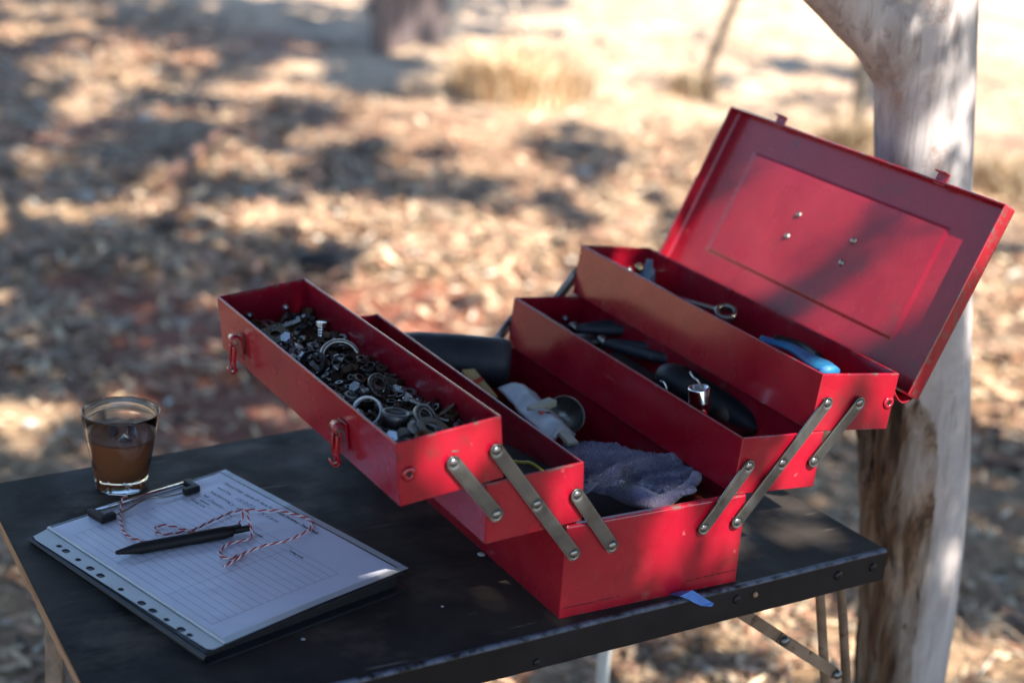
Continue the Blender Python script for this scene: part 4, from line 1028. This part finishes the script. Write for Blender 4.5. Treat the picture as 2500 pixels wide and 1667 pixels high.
# ------------------------------------------------------------------ lower left tray
c = in_tray(1278, 1140, 'T2', .036)
pa_, pb_ = in_tray(1268, 1128, 'T2', .045), in_tray(1318, 1144, 'T2', .045)
tag(mesh('cable_end', *tube(spline([pa_ + Vector((-.02, .03, -.004)), pa_, (pa_ + pb_) / 2 + Vector((0, 0, .003)), pb_, pb_ + Vector((.01, -.02, -.01))], 6), .0016, 8), YEL, smooth=True), 'yellow green wire end in the lower left tray', 'wire')
V, F = mapv(box(0, 0, 0, .05, .09, .02, bev=.004), Matrix.Translation(c + Vector((.0, .03, -.012))) @ Matrix.Rotation(.2, 4, 'Z'))
tag(mesh('black_adapter', V, F, BLACKPL), 'black plastic adapter under the yellow wire in the lower left tray', 'adapter')

# ------------------------------------------------------------------ lower right tray
# pliers (black) at the far end
def pliers(c, d, sp, L_, label):
    d = Vector(d).normalized(); s = d.cross(up).normalized(); root = empty('pliers', tuple(c)); tag(root, label, 'pliers')
    for g in (-1, 1):
        pts = spline([c, c + d * .03 + s * g * .006, c + d * L_ * .6 + s * g * sp, c + d * L_ + s * g * sp * .8], 6)
        mesh('handle', *tube(pts, list(np.interp(np.linspace(0, 1, len(pts)), [0, .2, .5, 1], [.004, .0065, .0075, .006])), 10), BLACKRUB, root, True)
        pts = [c, c - d * .02 + s * g * .005, c - d * .045 + s * g * .001]
        mesh('jaw', *tube(pts, [.007, .006, .003], 8), DARKM, root, True)
    mesh('pivot', *lathe([(.006, -.007), (.006, .007), (.004, .008)], 14, c, up), GREYM, root, True)
c = in_tray(1400, 803, 'T3', .040); pliers(c, (1, -.35, .05), .010, .10, 'black pliers lying across the far end of the lower right tray')
c = in_tray(1470, 836, 'T3', .038); pliers(c, (.75, -1, .02), .014, .13, 'black handled pliers in the middle of the lower right tray')
c = in_tray(1540, 905, 'T3', .030); V, F = mapv(box(0, 0, 0, .03, .10, .012, bev=.003), Matrix.Translation(c)); tag(mesh('black_tool', V, F, BLACKPL), 'flat black tool body behind the crimper in the lower right tray', 'tool')
# heavy black grip with a grey tip
a_, b_ = in_tray(1640, 925, 'T3', .040), in_tray(1856, 1052, 'T3', .022)
grip = empty('crimping_tool', tuple(a_)); tag(grip, 'thick black handled tool with a grey tip in the lower right tray', 'tool')
pts = spline([a_ + (a_ - b_) * .12, a_.lerp(b_, .3), a_.lerp(b_, .6), a_.lerp(b_, .85), b_], 8)
mesh('grip', *tube(pts, list(np.interp(np.linspace(0, 1, len(pts)), [0, .1, .5, .8, 1], [.012, .021, .019, .015, .006])), 20), BLACKPL, grip, True)
pts = spline([a_.lerp(b_, .72) + Vector((0, -.003, .012)), a_.lerp(b_, .88) + Vector((0, -.002, .010)), b_ + Vector((.002, -.004, .004))], 6)
mesh('blade_edge', *tube(pts, list(np.linspace(.002, .004, len(pts))), 10), GREYM, grip, True)
c = in_tray(1707, 966, 'T3', .056)
sock = mesh('socket', *lathe([(.0100, -.020), (.0125, -.019), (.0125, -.006), (.0118, -.004), (.0122, .008), (.0115, .010), (.0098, .010), (.0098, -.004), (.0060, -.005)], 32, c, (up + Vector((-.10, .1, 0))), True, True), CHROME, smooth=True)
tag(sock, 'short chrome socket standing on the black tool in the lower right tray', 'socket')
for pix, lab in ((((1685, 908), (1692, 920), (1705, 930), (1711, 942)), 'curved white metal hook behind the chrome socket'), (((1612, 930), (1620, 933), (1626, 941), (1628, 950)), 'small white metal hook left of the chrome socket')):
    pts = spline([in_tray(u, v, 'T3', .062) for u, v in pix], 6); tag(mesh('wire_hook', *tube(pts, .0013, 8), ZINC, smooth=True), lab, 'hook')

# ------------------------------------------------------------------ upper right tray
c = in_tray(1772, 764, 'T4', .048); d = (TM['T4'].to_3x3() @ Vector((.12, 1, -.10))).normalized()
spn = empty('ring_spanner', tuple(c)); tag(spn, 'grey ring spanner poking above the upper right tray wall', 'spanner')
me = ring_mesh(.0135, .0085, .009, GREYM, 28); me.transform(Matrix.Translation(c) @ (up + tocam(c) * .5).to_track_quat('Z', 'Y').to_matrix().to_4x4()); link('ring_end', me, spn)
mesh('shaft', *bar(c + d * .012, c + d * .16 + Vector((0, 0, -.01)), .009, .005, (1, 0, 0)), GREYM, spn)
# blue handled tool
pA, pB, pC, pD = in_tray(1856, 822, 'T4', .046), in_tray(1930, 848, 'T4', .044), in_tray(1985, 878, 'T4', .046), in_tray(2028, 898, 'T4', .050)
pts = spline([pA, pB, pC, pD], 8)
bh = tube(pts, list(np.interp(np.linspace(0, 1, len(pts)), [0, .3, .6, .8, 1], [.007, .008, .010, .014, .012])), 18); bm0 = sum((Vector(v) for v in bh[0]), Vector()) / len(bh[0]); o = mesh('blue_handle', [Vector((v.x, v.y, pB.z + (v.z - pB.z) * .5)) for v in bh[0]], bh[1], BLUEPL, smooth=True); tag(o, 'bright blue plastic tool handle in the upper right tray', 'tool')
pts = spline([pA + Vector((.012, -.01, 0)), pB + Vector((.012, 0, .002)), pC + Vector((.012, .004, 0))], 6); tag(mesh('black_strip', *tube(pts, .005, 8), BLACKPL, smooth=True), 'black strip lying beside the blue handle', 'strip')
c = in_tray(1560, 655, 'T4', .052); o = mesh('brass_ball', *lathe([(.0062 * math.sin(t), -.0062 * math.cos(t)) for t in np.linspace(.1, 3.04, 10)], 16, c), BRASS, smooth=True); tag(o, 'small brass ball end at the far end of the upper right tray', 'fitting')
c = in_tray(1579, 676, 'T4', .042); o = mesh('plastic_plug', *lathe([(.010, -.015), (.011, .0), (.010, .010), (.005, .014), (.004, .022)], 18, c, (.2, .1, 1)), BLUEGR, smooth=True); tag(o, 'blue grey plastic plug beside the brass ball end', 'plug')

# ------------------------------------------------------------------ base compartment
def zplane(u, v, z): return Vector(at(u, v, (0, 0, 1), (0, 0, z)))
V, F = box(.108, .13, .035, .190, .22, .060, bev=.004); tag(mesh('black_case', V, F, BLACKPL), 'flat black plastic case at the bottom of the toolbox', 'case')
V, F = mapv(box(0, 0, 0, .03, .05, .02, bev=.003), Matrix.Translation(zplane(1700, 1222, .070))); tag(mesh('orange_block', V, F, ORANGE), 'orange red plastic block beside the towel', 'block')
# black rubber cylinder
c = zplane(1150, 880, .110); axd = Vector((CR[0][0], CR[1][0], -.02)).normalized(); c = c + Vector((0, 0, -.0))
prof = [(.020, -.075), (.028, -.073), (.030, -.05), (.0305, 0), (.031, .040), (.0305, .050), (.029, .0555), (.025, .059), (.014, .0605), (.001, .061)]
V, F = lathe(prof, 48, c + axd * -.012, axd, rfun=lambda a, z: 1 + .02 * math.sin(3 * a + z * 40))
tag(mesh('rubber_cylinder', V, F, BLACKRUB, smooth=True), 'dented black rubber cylinder resting across the far part of the toolbox', 'cylinder')
# printed card box
pts = [zplane(1128, 902, .115), zplane(1158, 900, .115), zplane(1215, 968, .095), zplane(1180, 990, .095)]
V = [Vector(p) for p in pts] + [Vector(p) - Vector((0, 0, .035)) for p in pts]; F = [(0, 1, 2, 3), (7, 6, 5, 4), (0, 4, 5, 1), (1, 5, 6, 2), (2, 6, 7, 3), (3, 7, 4, 0)]
cb = mesh('card_box', V, F, CARD); tag(cb, 'small yellow card box with a red stripe under the black cylinder', 'box')
V = [pts[0].lerp(pts[3], .38), pts[1].lerp(pts[2], .30), pts[1].lerp(pts[2], .42), pts[0].lerp(pts[3], .50)]; mesh('red_stripe', [v + Vector((0, 0, .0008)) for v in V], [(0, 1, 2, 3)], REDPR, cb)
# pale plastic packet
n1, n2 = 14, 22; q0, q1, q2, q3 = zplane(1222, 962, .10), zplane(1300, 975, .10), zplane(1400, 1080, .095), zplane(1345, 1092, .095)
V = []
for j in range(n2):
    for i in range(n1):
        s, t = i / (n1 - 1), j / (n2 - 1); p = (q0.lerp(q1, s)).lerp(q3.lerp(q2, s), t); V.append(p + Vector((0, 0, .010 * math.sin(math.pi * s) + .006 * float(fbm(s * 5, t * 7, 3)))))
F = [(j * n1 + i, j * n1 + i + 1, (j + 1) * n1 + i + 1, (j + 1) * n1 + i) for j in range(n2 - 1) for i in range(n1 - 1)]
o = mesh('plastic_packet', V, F, PALEPL, None, True); o.modifiers.new('s', 'SOLIDIFY').thickness = .006; tag(o, 'crumpled pale plastic packet between the trays', 'packet')
# cream marking gauge
a_, b_ = zplane(1310, 985, .112), zplane(1400, 1085, .108); cal = empty('cream_gauge', tuple(a_)); tag(cal, 'cream plastic gauge bar with a small red and black mark', 'gauge')
mesh('gauge_bar', *bar(a_, b_, .012, .006, (1, .2, 0)), CREAM, cal)
m_ = a_.lerp(b_, .18); mesh('gauge_jaw', *bar(m_ + Vector((-.014, .004, 0)), m_ + Vector((.02, .012, .004)), .014, .008, (0, 1, 0)), CREAM, cal)
m_ = a_.lerp(b_, .28); mesh('red_mark', *box(m_.x - .006, m_.y, m_.z + .003, .006, .006, .003), REDPR, cal); mesh('black_mark', *box(m_.x - .001, m_.y - .004, m_.z + .003, .006, .006, .003), BLACKPL, cal)
# chrome reflector cup
c = zplane(1383, 1012, .085); ax = (tocam(c) * .8 + Vector((.35, 0, .2))).normalized()
prof = [(.004, -.026), (.012, -.024), (.019, -.014), (.0225, 0), (.0235, .001), (.0225, .002), (.0215, .0), (.018, -.013), (.011, -.022), (.001, -.0235)]
tag(mesh('reflector_cup', *lathe(prof, 40, c, ax), GREYM, smooth=True), 'chrome reflector cup of a lamp beside the towel', 'lamp reflector')

# towel: folded terry cloth
towel = empty('towel', (.12, .10, .06)); tag(towel, 'crumpled purple blue terry towel stuffed in the toolbox base', 'towel')
TPX = [  # rows from the far side to the near fold: photo pixels and height
    [(1380, 1068, .106), (1440, 1070, .110), (1520, 1082, .112), (1590, 1092, .108), (1640, 1108, .104), (1668, 1128, .100)],
    [(1376, 1098, .104), (1430, 1096, .114), (1510, 1106, .117), (1580, 1112, .104), (1640, 1125, .099), (1686, 1140, .101)],
    [(1378, 1128, .100), (1430, 1126, .112), (1500, 1132, .116), (1560, 1140, .100), (1620, 1150, .096), (1698, 1152, .104)],
    [(1395, 1155, .092), (1440, 1160, .106), (1500, 1160, .108), (1560, 1165, .094), (1620, 1172, .098), (1698, 1166, .106)],
    [(1425, 1172, .090), (1470, 1178, .098), (1530, 1176, .101), (1580, 1180, .098), (1630, 1182, .104), (1692, 1182, .106)]]
CP = [[zplane(u, v, z) for u, v, z in r] for r in TPX]
rows = [spline(r, 16) for r in CP]; cols_ = list(zip(*rows)); grid = [spline(c_, 14) for c_ in cols_]
n1, n2 = len(grid), len(grid[0]); V = []
for i in range(n1):
    for j in range(n2):
        p = grid[i][j].copy(); s, t = i / n1, j / n2
        p.z += .012 * (float(fbm(s * 6 + t * 4, t * 7, 3)) - .45) + .0035 * (float(fbm(s * 45, t * 45, 2)) - .4) - .016 * math.exp(-((s - .18) / .09) ** 2 - ((t - .62) / .06) ** 2) - .006 * abs(math.sin(s * 7 + t * 5 + 2 * float(fbm(s * 3, t * 3, 2)))) ** .5
        p += Vector((.003 * (float(fbm(s * 7, t * 7 + 9, 2)) - .4), 0, 0))
        V.append(p)
F = [(i * n2 + j, (i + 1) * n2 + j, (i + 1) * n2 + j + 1, i * n2 + j + 1) for i in range(n1 - 1) for j in range(n2 - 1)]
tw = mesh('cloth', V, F, TOWEL, towel, True); tw.modifiers.new('s', 'SOLIDIFY').thickness = -.005
# second fold that curls out at the right and under
V2 = []; R2 = spline([zplane(1405, 1152, .092), zplane(1450, 1172, .090), zplane(1500, 1188, .087), zplane(1560, 1214, .085), zplane(1612, 1226, .086), zplane(1648, 1208, .092), zplane(1688, 1180, .098), zplane(1698, 1162, .100)], 14)
n3 = len(R2); ncs = 14
for i, p in enumerate(R2):
    s = i / n3; rr = (1 - .5 * s * s) * .0055 + .0025 * math.sin(s * 6) + .003 * float(fbm(s * 20, 1, 2)); t = (R2[min(i + 1, n3 - 1)] - R2[max(i - 1, 0)]).normalized(); sd = t.cross(up).normalized()
    for k in range(ncs):
        a = math.pi * (-.6 + 1.35 * k / (ncs - 1)); V2.append(p + sd * rr * math.cos(a) * 1.2 + up * rr * math.sin(a) + Vector((0, 0, .001 * float(fbm(i * .5, k * .5, 2)))))
F2 = [(i * ncs + k, (i + 1) * ncs + k, (i + 1) * ncs + k + 1, i * ncs + k + 1) for i in range(n3 - 1) for k in range(ncs - 1)]
fo = mesh('folded_edge', V2, F2, TOWEL, towel, True); fo.modifiers.new('s', 'SOLIDIFY').thickness = -.003
# terry loops
VA = np.array([tuple(v) for v in V] + [tuple(v) for v in V2]); 
FA = [f for f in F] + [tuple(q + len(V) for q in f) for f in F2]; FA = np.array(FA)
pi = rng.integers(0, len(FA), 26000); uv = rng.random((26000, 2)); q = VA[FA[pi]]
pos = (q[:, 0] * (1 - uv[:, :1]) + q[:, 1] * uv[:, :1]) * (1 - uv[:, 1:]) + (q[:, 3] * (1 - uv[:, :1]) + q[:, 2] * uv[:, :1]) * uv[:, 1:]
nr = np.cross(q[:, 1] - q[:, 0], q[:, 3] - q[:, 0]); nr /= np.linalg.norm(nr, axis=1, keepdims=True) + 1e-9; nr[nr[:, 2] < 0] *= -1
dr = nr + rng.normal(0, .5, nr.shape); dr /= np.linalg.norm(dr, axis=1, keepdims=True); sd = np.cross(dr, rng.normal(0, 1, nr.shape)); sd /= np.linalg.norm(sd, axis=1, keepdims=True)
hl = rng.uniform(.0018, .0040, (len(pos), 1)); P = np.stack([pos - sd * .00035, pos + sd * .00035, pos + dr * hl + sd * .00030, pos + dr * hl - sd * .00030], 1)
pl = big_mesh('terry_pile', P.reshape(-1, 3), np.arange(4 * len(pos)).reshape(-1, 4), TOWEL, towel); pl['kind'] = 'stuff'

# ------------------------------------------------------------------ clipboard with sleeve
K = 1.0196; PO = Vector((-.4003 * K, .3477 * K, .0088 * K)); PA = -1.2994
Ax = Vector((math.cos(PA), math.sin(PA), .0167)); Bx = Vector((-math.sin(PA), math.cos(PA), .038)); Nx = Ax.cross(Bx).normalized()
if Nx.z < 0: Nx = -Nx
def pap(u, v, h=0): return PO + Ax * (u * K) + Bx * (v * K) + Nx * h
def sagz(u, v): return .0009 * (float(fbm(u * 14 + 2, v * 14, 2)) - .45) - .0006 * math.cos(v * 30) * step(u, .2, .3)
def psheet(u0, u1, v0, v1, h, nu=40, nv=30):
    V = [pap(u0 + (u1 - u0) * i / nu, v0 + (v1 - v0) * j / nv, h + sagz(u0 + (u1 - u0) * i / nu, v0 + (v1 - v0) * j / nv)) for i in range(nu + 1) for j in range(nv + 1)]
    F = [(i * (nv + 1) + j, (i + 1) * (nv + 1) + j, (i + 1) * (nv + 1) + j + 1, i * (nv + 1) + j + 1) for i in range(nu) for j in range(nv)]
    f = F[0]
    if (V[f[1]] - V[f[0]]).cross(V[f[2]] - V[f[1]]).z < 0: F = [tuple(reversed(q)) for q in F]
    return V, F
cb = empty('folder', tuple(pap(.15, .1))); cb.location.z = 0
tag(cb, 'thick black folder lying flat on the table under the printed sheet', 'folder')
def fold_slab(u0, u1, v0, v1, ha, hb, flat=False):
    V = []
    for (u, v) in ((u0, v0), (u1, v0), (u1, v1), (u0, v1)):
        p = pap(u, v); V.append(Vector((p.x, p.y, .0006)) if flat else pap(u, v, ha))
    for (u, v) in ((u0, v0), (u1, v0), (u1, v1), (u0, v1)):
        p = pap(u, v); V.append(Vector((p.x, p.y, .0030)) if flat else pap(u, v, hb))
    bm = bmesh.new(); vs = [bm.verts.new(v) for v in V]
    for f in ((3, 2, 1, 0), (4, 5, 6, 7), (0, 1, 5, 4), (1, 2, 6, 5), (2, 3, 7, 6), (3, 0, 4, 7)): bm.faces.new([vs[i] for i in f])
    bmesh.ops.bevel(bm, geom=bm.edges[:], offset=.0007, segments=2, affect='EDGES'); bm.verts.index_update()
    V = [v.co.copy() for v in bm.verts]; F = [tuple(v.index for v in f.verts) for f in bm.faces]; bm.free(); return V, F
mesh('top_cover', *fold_slab(.000, .306, -.020, .214, -.0042, -.0020), COVERM, cb)
mesh('bottom_cover', *fold_slab(-.002, .311, -.021, .216, 0, 0, True), COVERM, cb)
V = []
for (u, v) in ((.006, -.016), (.300, -.016), (.300, .208), (.006, .208)):
    p = pap(u, v); V.append(Vector((p.x, p.y, .0030)))
for (u, v) in ((.006, -.016), (.300, -.016), (.300, .208), (.006, .208)): V.append(pap(u, v, -.0043))
mesh('page_block', V, [(3, 2, 1, 0), (4, 5, 6, 7), (0, 1, 5, 4), (1, 2, 6, 5), (2, 3, 7, 6), (3, 0, 4, 7)], BLACKPL, cb)
V = []
for i in range(13):
    u = -.001 + .309 * i / 12
    a_ = pap(u, -.0205, -.003); c_ = pap(u, -.021); c_ = Vector((c_.x, c_.y, .002))
    for k in range(7):
        t = k / 6; p = a_.lerp(c_, t); p -= Bx * .003 * math.sin(math.pi * t); V.append(p)
mesh('spine', V, [(i * 7 + k, i * 7 + k + 1, (i + 1) * 7 + k + 1, (i + 1) * 7 + k) for i in range(12) for k in range(6)], COVERM, cb, True)
# sheet
paper = mesh('paper_sheet', *psheet(0, .297, 0, .210, -.0003), WHITEM, None, True)
tag(paper, 'white printed form with ruled rows inside the clear sleeve', 'form')
def pline(u0, v0, u1, v1, wd=.00032):
    d = Vector((u1 - u0, v1 - v0)); d.normalize(); s = Vector((-d.y, d.x)) * wd / 2; n = 24; V = []
    for i in range(n + 1):
        u = u0 + (u1 - u0) * i / n; v = v0 + (v1 - v0) * i / n
        for g in (-1, 1): V.append(pap(u + s.x * g, v + s.y * g, .00005 + sagz(u, v)))
    mesh('ruled_line', V, [(2 * i, 2 * i + 2, 2 * i + 3, 2 * i + 1) for i in range(n)], LINEM, paper)
U0, U1, V0, V1 = .0283, .2697, .0122, .1594
for k in range(16):
    v = V0 + (.1500 - V0) * k / 15; pline(U0, v, U1, v)
pline(U0, V1, U1, V1)
for u, vt in ((U0, V1), (.0990, V0 + .0092), (.1240, V1), (.1965, V1), (U1, V1)): pline(u, V0, u, vt)
def ptext(s, u, v, size, m, width=None, shear=0):
    cu = bpy.data.curves.new('t', 'FONT'); cu.body = s; cu.size = size; cu.shear = shear; cu.resolution_u = 2
    o = bpy.data.objects.new('printed_text' if m is INK else 'handwriting', cu); COL.objects.link(o); cu.materials.append(m)
    bpy.context.view_layer.update(); wd_ = max(o.dimensions.x, 1e-4); sx = (width * K / wd_) if width else 1
    M = frame(Ax.normalized() * sx, Bx.normalized(), Nx, pap(u, v, .0003)) @ Matrix.Translation((-0, 0, 0))
    cu.offset = .00020 if m is INK else .00012; bpy.context.view_layer.update()
    me = bpy.data.meshes.new_from_object(o.evaluated_get(bpy.context.evaluated_depsgraph_get())); nm = o.name.split('.')[0]
    bpy.data.objects.remove(o); me.transform(M); me.materials.clear(); me.materials.append(m)
    return link(nm, me, paper)
ptext('Diamond Creek - Quarter 27 - Stores Parts Practice Workshop - Travel Check', .0263, .1960, .0058, INK, .162)
ptext('Name & Time:', .0299, .1845, .0045, INK, .0245)
ptext('Meeting Date/conductor:', .0341, .1725, .0042, INK, .0355)
ptext('Staff:', .0363, .1620, .0045, INK, .0088)
ptext('15/2/21', .0640, .1825, .0078, PENCIL, .030, .3)
ptext('KS  m', .0660, .1695, .0072, PENCIL, .026, .3)
ptext('Dianne', .0489, .1585, .0072, PENCIL, .026, .3)
ptext('Kitchen', .0440, .1525, .0036, INK, .0165)
ptext('Living area', .0380, .1460, .0036, INK, .024)
ptext('K Lam', .1100, .1815, .0068, PENCIL, .030, .3)
ptext('No', .0925, .1545, .0036, INK, .006)
ptext('Bathroom', .1330, .1500, .0036, INK, .024)
ptext('Living area', .2003, .1522, .0036, INK, .0215)
# clear sleeve: film + milky punched margin
slv = mesh('sleeve_film', *psheet(-.003, .307, -.002, .219, .0008, 60, 44), SLEEVE, None, True)
tag(slv, 'clear plastic punched sleeve lying over the printed form', 'sleeve')
outer = [(-.002, -.0008), (.306, -.0008), (.306, -.0125), (.302, -.0160), (.012, -.0215), (.004, -.0190)]
polys = [[Vector((u, v, 0)) for u, v in outer]]
for i, (u, v) in enumerate([(.0401, -.0111), (.0537, -.0115), (.078, -.0122), (.1015, -.0129), (.1207, -.0133), (.1573, -.0135), (.1928, -.0135), (.2119, -.0136), (.2343, -.0135), (.258, -.0134), (.2715, -.0133)]):
    big = i in (1, 3, 4, 6, 7, 9); ru, rv = (.0050, .0034) if big else (.0034, .0026)
    polys.append([Vector((u + ru * abs(math.cos(t)) ** .7 * (1 if math.cos(t) > 0 else -1), v + rv * abs(math.sin(t)) ** .7 * (1 if math.sin(t) > 0 else -1), 0)) for t in [2 * math.pi * k / 16 for k in range(16)]])
tris = tessellate_polygon(polys); flat = [p for pl_ in polys for p in pl_]
mesh('punched_margin', [pap(p.x, p.y, -.0010) for p in flat], [tuple(t) for t in tris], STRIPM, slv)
mesh('margin_seam', [pap(u, v, h) for u in (-.002, .306) for v, h in ((-.0008, .0002), (.0012, .0012), (.0024, .0010))], [(0, 3, 4, 1), (1, 4, 5, 2)], STRIPM, slv)
# edge weld on the right and near side: narrow milky band
for a_ in ((.2975, .306, -.001, .218), (-.002, .297, .2112, .2185)):
    mesh('welded_edge', *psheet(*a_, .0004, 40, 2), STRIPM, slv, True)
# wire clip
clip = empty('wire_clip', tuple(pap(.003, .105))); tag(clip, 'steel wire clip with black rubber corners holding the form', 'clip')
CL_, CR_ = (.0005, .0475), (.0035, .1640)
mesh('clip_bar', *tube([pap(CL_[0], CL_[1], .0035), pap(.0022, .105, .0038), pap(CR_[0], CR_[1], .0035)], .0019, 12), CHROME, clip, True)
V, F = tube([pap(CL_[0] + .0045, CL_[1] + .002, .0022), pap(.0068, .105, .0022), pap(CR_[0] + .0045, CR_[1] - .004, .0022)], .0008, 8); mesh('clip_wire', V, F, GREYM, clip, True)
pts = spline([pap(.0235, .0610, .0035), pap(.0225, .072, .004), pap(.0195, .085, .0045), pap(.0145, .100, .005), pap(.0135, .1125, .005), pap(.0195, .121, .0045), pap(.0225, .132, .004), pap(.0235, .1470, .0035)], 6)
mesh('clip_spring', *tube(pts, .0011, 10), GREYM, clip, True)
for pths in (((CL_[0] + .001, CL_[1]), (.0245, .0480), (.0245, .0625)), ((CR_[0] + .001, CR_[1] - .001), (.0250, .1610), (.0245, .1460))):
    q0, q1, q2 = [pap(*q, .0045) for q in pths]
    mesh('rubber_corner', *join(bar(q0, q1 + (q1 - q0).normalized() * .004, .0085, .0078, Bx), bar(q1 - (q2 - q1).normalized() * .0038, q2, .0080, .0077, Ax)), BLACKPL, clip)
# pen
pt, pe = pap(.1012, .0156, .0062), pap(.1434, .1468, .0066); pd = (pe - pt); PLn = pd.length; pd.normalize()
pen = empty('pen', tuple(pt)); tag(pen, 'matt black ballpoint pen lying across the printed form', 'pen')
PENM = mat('matt_black_pen', [(.005, .005, .007), (.008, .008, .011)], rough=(.5, .65), spec=.25)
tri = lambda a, z: 1 + .035 * math.cos(3 * a)
mesh('barrel', *lathe([(.0012, 0), (.0020, .0008), (.0052, .019), (.0061, .026), (.0062, PLn * .55), (.0066, PLn * .56), (.0066, PLn * .80), (.0056, PLn * .86), (.0048, PLn * .865)], 28, pt, pd, rfun=tri), PENM, pen, True)
mesh('clicker', *lathe([(.0036, PLn * .86), (.0034, PLn * .985), (.0028, PLn)], 20, pt, pd), PENM, pen, True)
sdv = pd.cross(Nx).normalized()
mesh('pen_clip', *mapv(box(0, .0052, PLn * .80, .0042, .0014, PLn * .26, bev=.0004), frame(sdv, Nx, pd, pt)), PENM, pen)
# twine
def twine(paths, name, label):
    root = empty(name, tuple(paths[0][0])); tag(root, label, 'string')
    for strand, m, ph in (('red_strand', TWR, 0), ('white_strand', TWW, math.pi)):
        parts_ = []
        for pts in paths:
            sp = spline(pts, 10); L_ = [0]
            for a_, b_ in zip(sp, sp[1:]): L_.append(L_[-1] + (b_ - a_).length)
            nn = int(L_[-1] / .0006); out = []; upv = Nx
            xs_ = [np.interp(np.linspace(0, L_[-1], nn), L_, [p[i] for p in sp]) for i in range(3)]
            P_ = [Vector((xs_[0][i], xs_[1][i], xs_[2][i])) for i in range(nn)]
            for i in range(nn):
                t = (P_[min(i + 1, nn - 1)] - P_[max(i - 1, 0)]).normalized(); s = t.cross(upv).normalized(); u_ = s.cross(t); a = 2 * math.pi * (i * L_[-1] / nn) / .0125 + ph
                out.append(P_[i] + (s * math.cos(a) + u_ * math.sin(a)) * .00066)
            parts_.append(tube(out, .00084, 6))
        mesh(strand, *join(*parts_), m, root, True)
H0 = .0032
s1 = [(-.0034, .0985), (-.0045, .0927), (.0032, .0842), (.0173, .0735), (.0319, .0640), (.0489, .0551), (.0653, .0487), (.0776, .0478), (.0860, .0501), (.0947, .0539), (.1030, .0600)]
s1z = [-.002, .006, .0065, H0, H0, H0, H0, H0, H0, H0, H0]
s2 = [(.1110, .1040), (.1032, .0985), (.0985, .0893), (.096, .0814), (.0907, .0753), (.0832, .0742), (.0759, .0772), (.0728, .0827), (.0761, .0884), (.0832, .0933), (.093, .0960), (.1017, .1010), (.1034, .1063), (.101, .1176), (.0987, .1292), (.0973, .1419), (.0955, .1530), (.0963, .1633), (.1002, .1725), (.1069, .1797), (.1144, .1854), (.1198, .1927), (.1261, .1977), (.1373, .2015), (.1484, .2052), (.1591, .2078), (.1695, .2047), (.1769, .1977), (.1812, .1895), (.1831, .1809), (.185, .1691), (.1845, .1568), (.1813, .1468), (.1793, .1382), (.1787, .1271), (.1792, .1153), (.1818, .1059), (.1850, .0960), (.1895, .0813)]
s3 = [(.1305, .1400), (.1285, .1465), (.1220, .1534), (.1200, .1573), (.1266, .1553), (.1366, .1492), (.1464, .1452), (.1528, .1418), (.1571, .136), (.1564, .1288), (.154, .1197), (.1529, .1122), (.1564, .1036), (.1615, .0971), (.1697, .0921), (.1758, .093), (.1795, .0963), (.1800, .101), (.1780, .1080), (.1810, .1120), (.1850, .1000), (.1890, .0870)]
s3z = [.006, .010, .014, .0155, .0150, .0135, .008, .0045] + [H0] * 14
twine([[pap(u, v, z) for (u, v), z in zip(s1, s1z)], [pap(u, v, H0) for u, v in s2], [pap(u, v, z) for (u, v), z in zip(s3, s3z)]], 'twine', 'red and white twisted cotton string tied to the black pen')

# ------------------------------------------------------------------ glass of iced coffee
GC = Vector((-.3030, .4525, .0006))
gl = empty('tumbler', tuple(GC)); tag(gl, 'clear glass tumbler half full of dark iced coffee', 'glass')
def facet(a, z):
    k = max(0, min(1, (.024 - z) / .012)); ca = ((a) % (2 * math.pi / 10)) - math.pi / 10; return 1 - k * (1 - math.cos(math.pi / 10) / math.cos(ca) * .985)
def lat2(prof, seg=80, rf=None):
    return lathe(prof, seg, GC, (0, 0, 1), rfun=rf)
outp = [(.0285, 0), (.0300, .0012), (.0305, .010), (.0318, .024), (.0345, .040), (.0380, .058), (.0405, .074), (.0427, .0885), (.0428, .0895)]
inp = [(.0420, .0900), (.0414, .0893), (.0392, .074), (.0366, .058), (.0331, .040), (.0300, .026), (.0280, .0155), (.0240, .0125), (.001, .0115)]
V1_, F1_ = lat2(outp + inp, 80, lambda a, z: facet(a, z))
mesh('glass_body', V1_, F1_, GLASS, gl, True)
me_ = gl.children[0].data if gl.children else None
lq = [(.001, .0118), (.0240, .0128), (.0279, .0158), (.0299, .026), (.0330, .040), (.0365, .058), (.0371, .0605), (.0360, .0601), (.001, .0599)]
mesh('coffee', *lat2(lq, 80, None), TEA, gl, True)
mesh('coffee_surface', *lathe([(.0366, 0), (.0368, .0006), (.0340, .0003), (.001, .0002)], 60, GC + Vector((0, 0, .0601)), (0, 0, 1)), mat('coffee_top', [(.17, .065, .033), (.24, .095, .05)], scale=40, rough=(.35, .5), spec=.03), gl, True)
for i, (dx, dy, r) in enumerate([(-.006, .004, .3), (.012, -.004, 1.1), (.000, -.016, 2.0)]):
    V, F = box(0, 0, 0, .015, .013, .010, bev=.003); M = Matrix.Translation(GC + Vector((dx, dy, .0565 + .0006 * i))) @ Matrix.Rotation(r, 4, 'Z') @ Matrix.Rotation(.5 * math.sin(i * 2), 4, 'X')
    mesh('ice_cube', *mapv((V, F), M), ICE, gl, True)
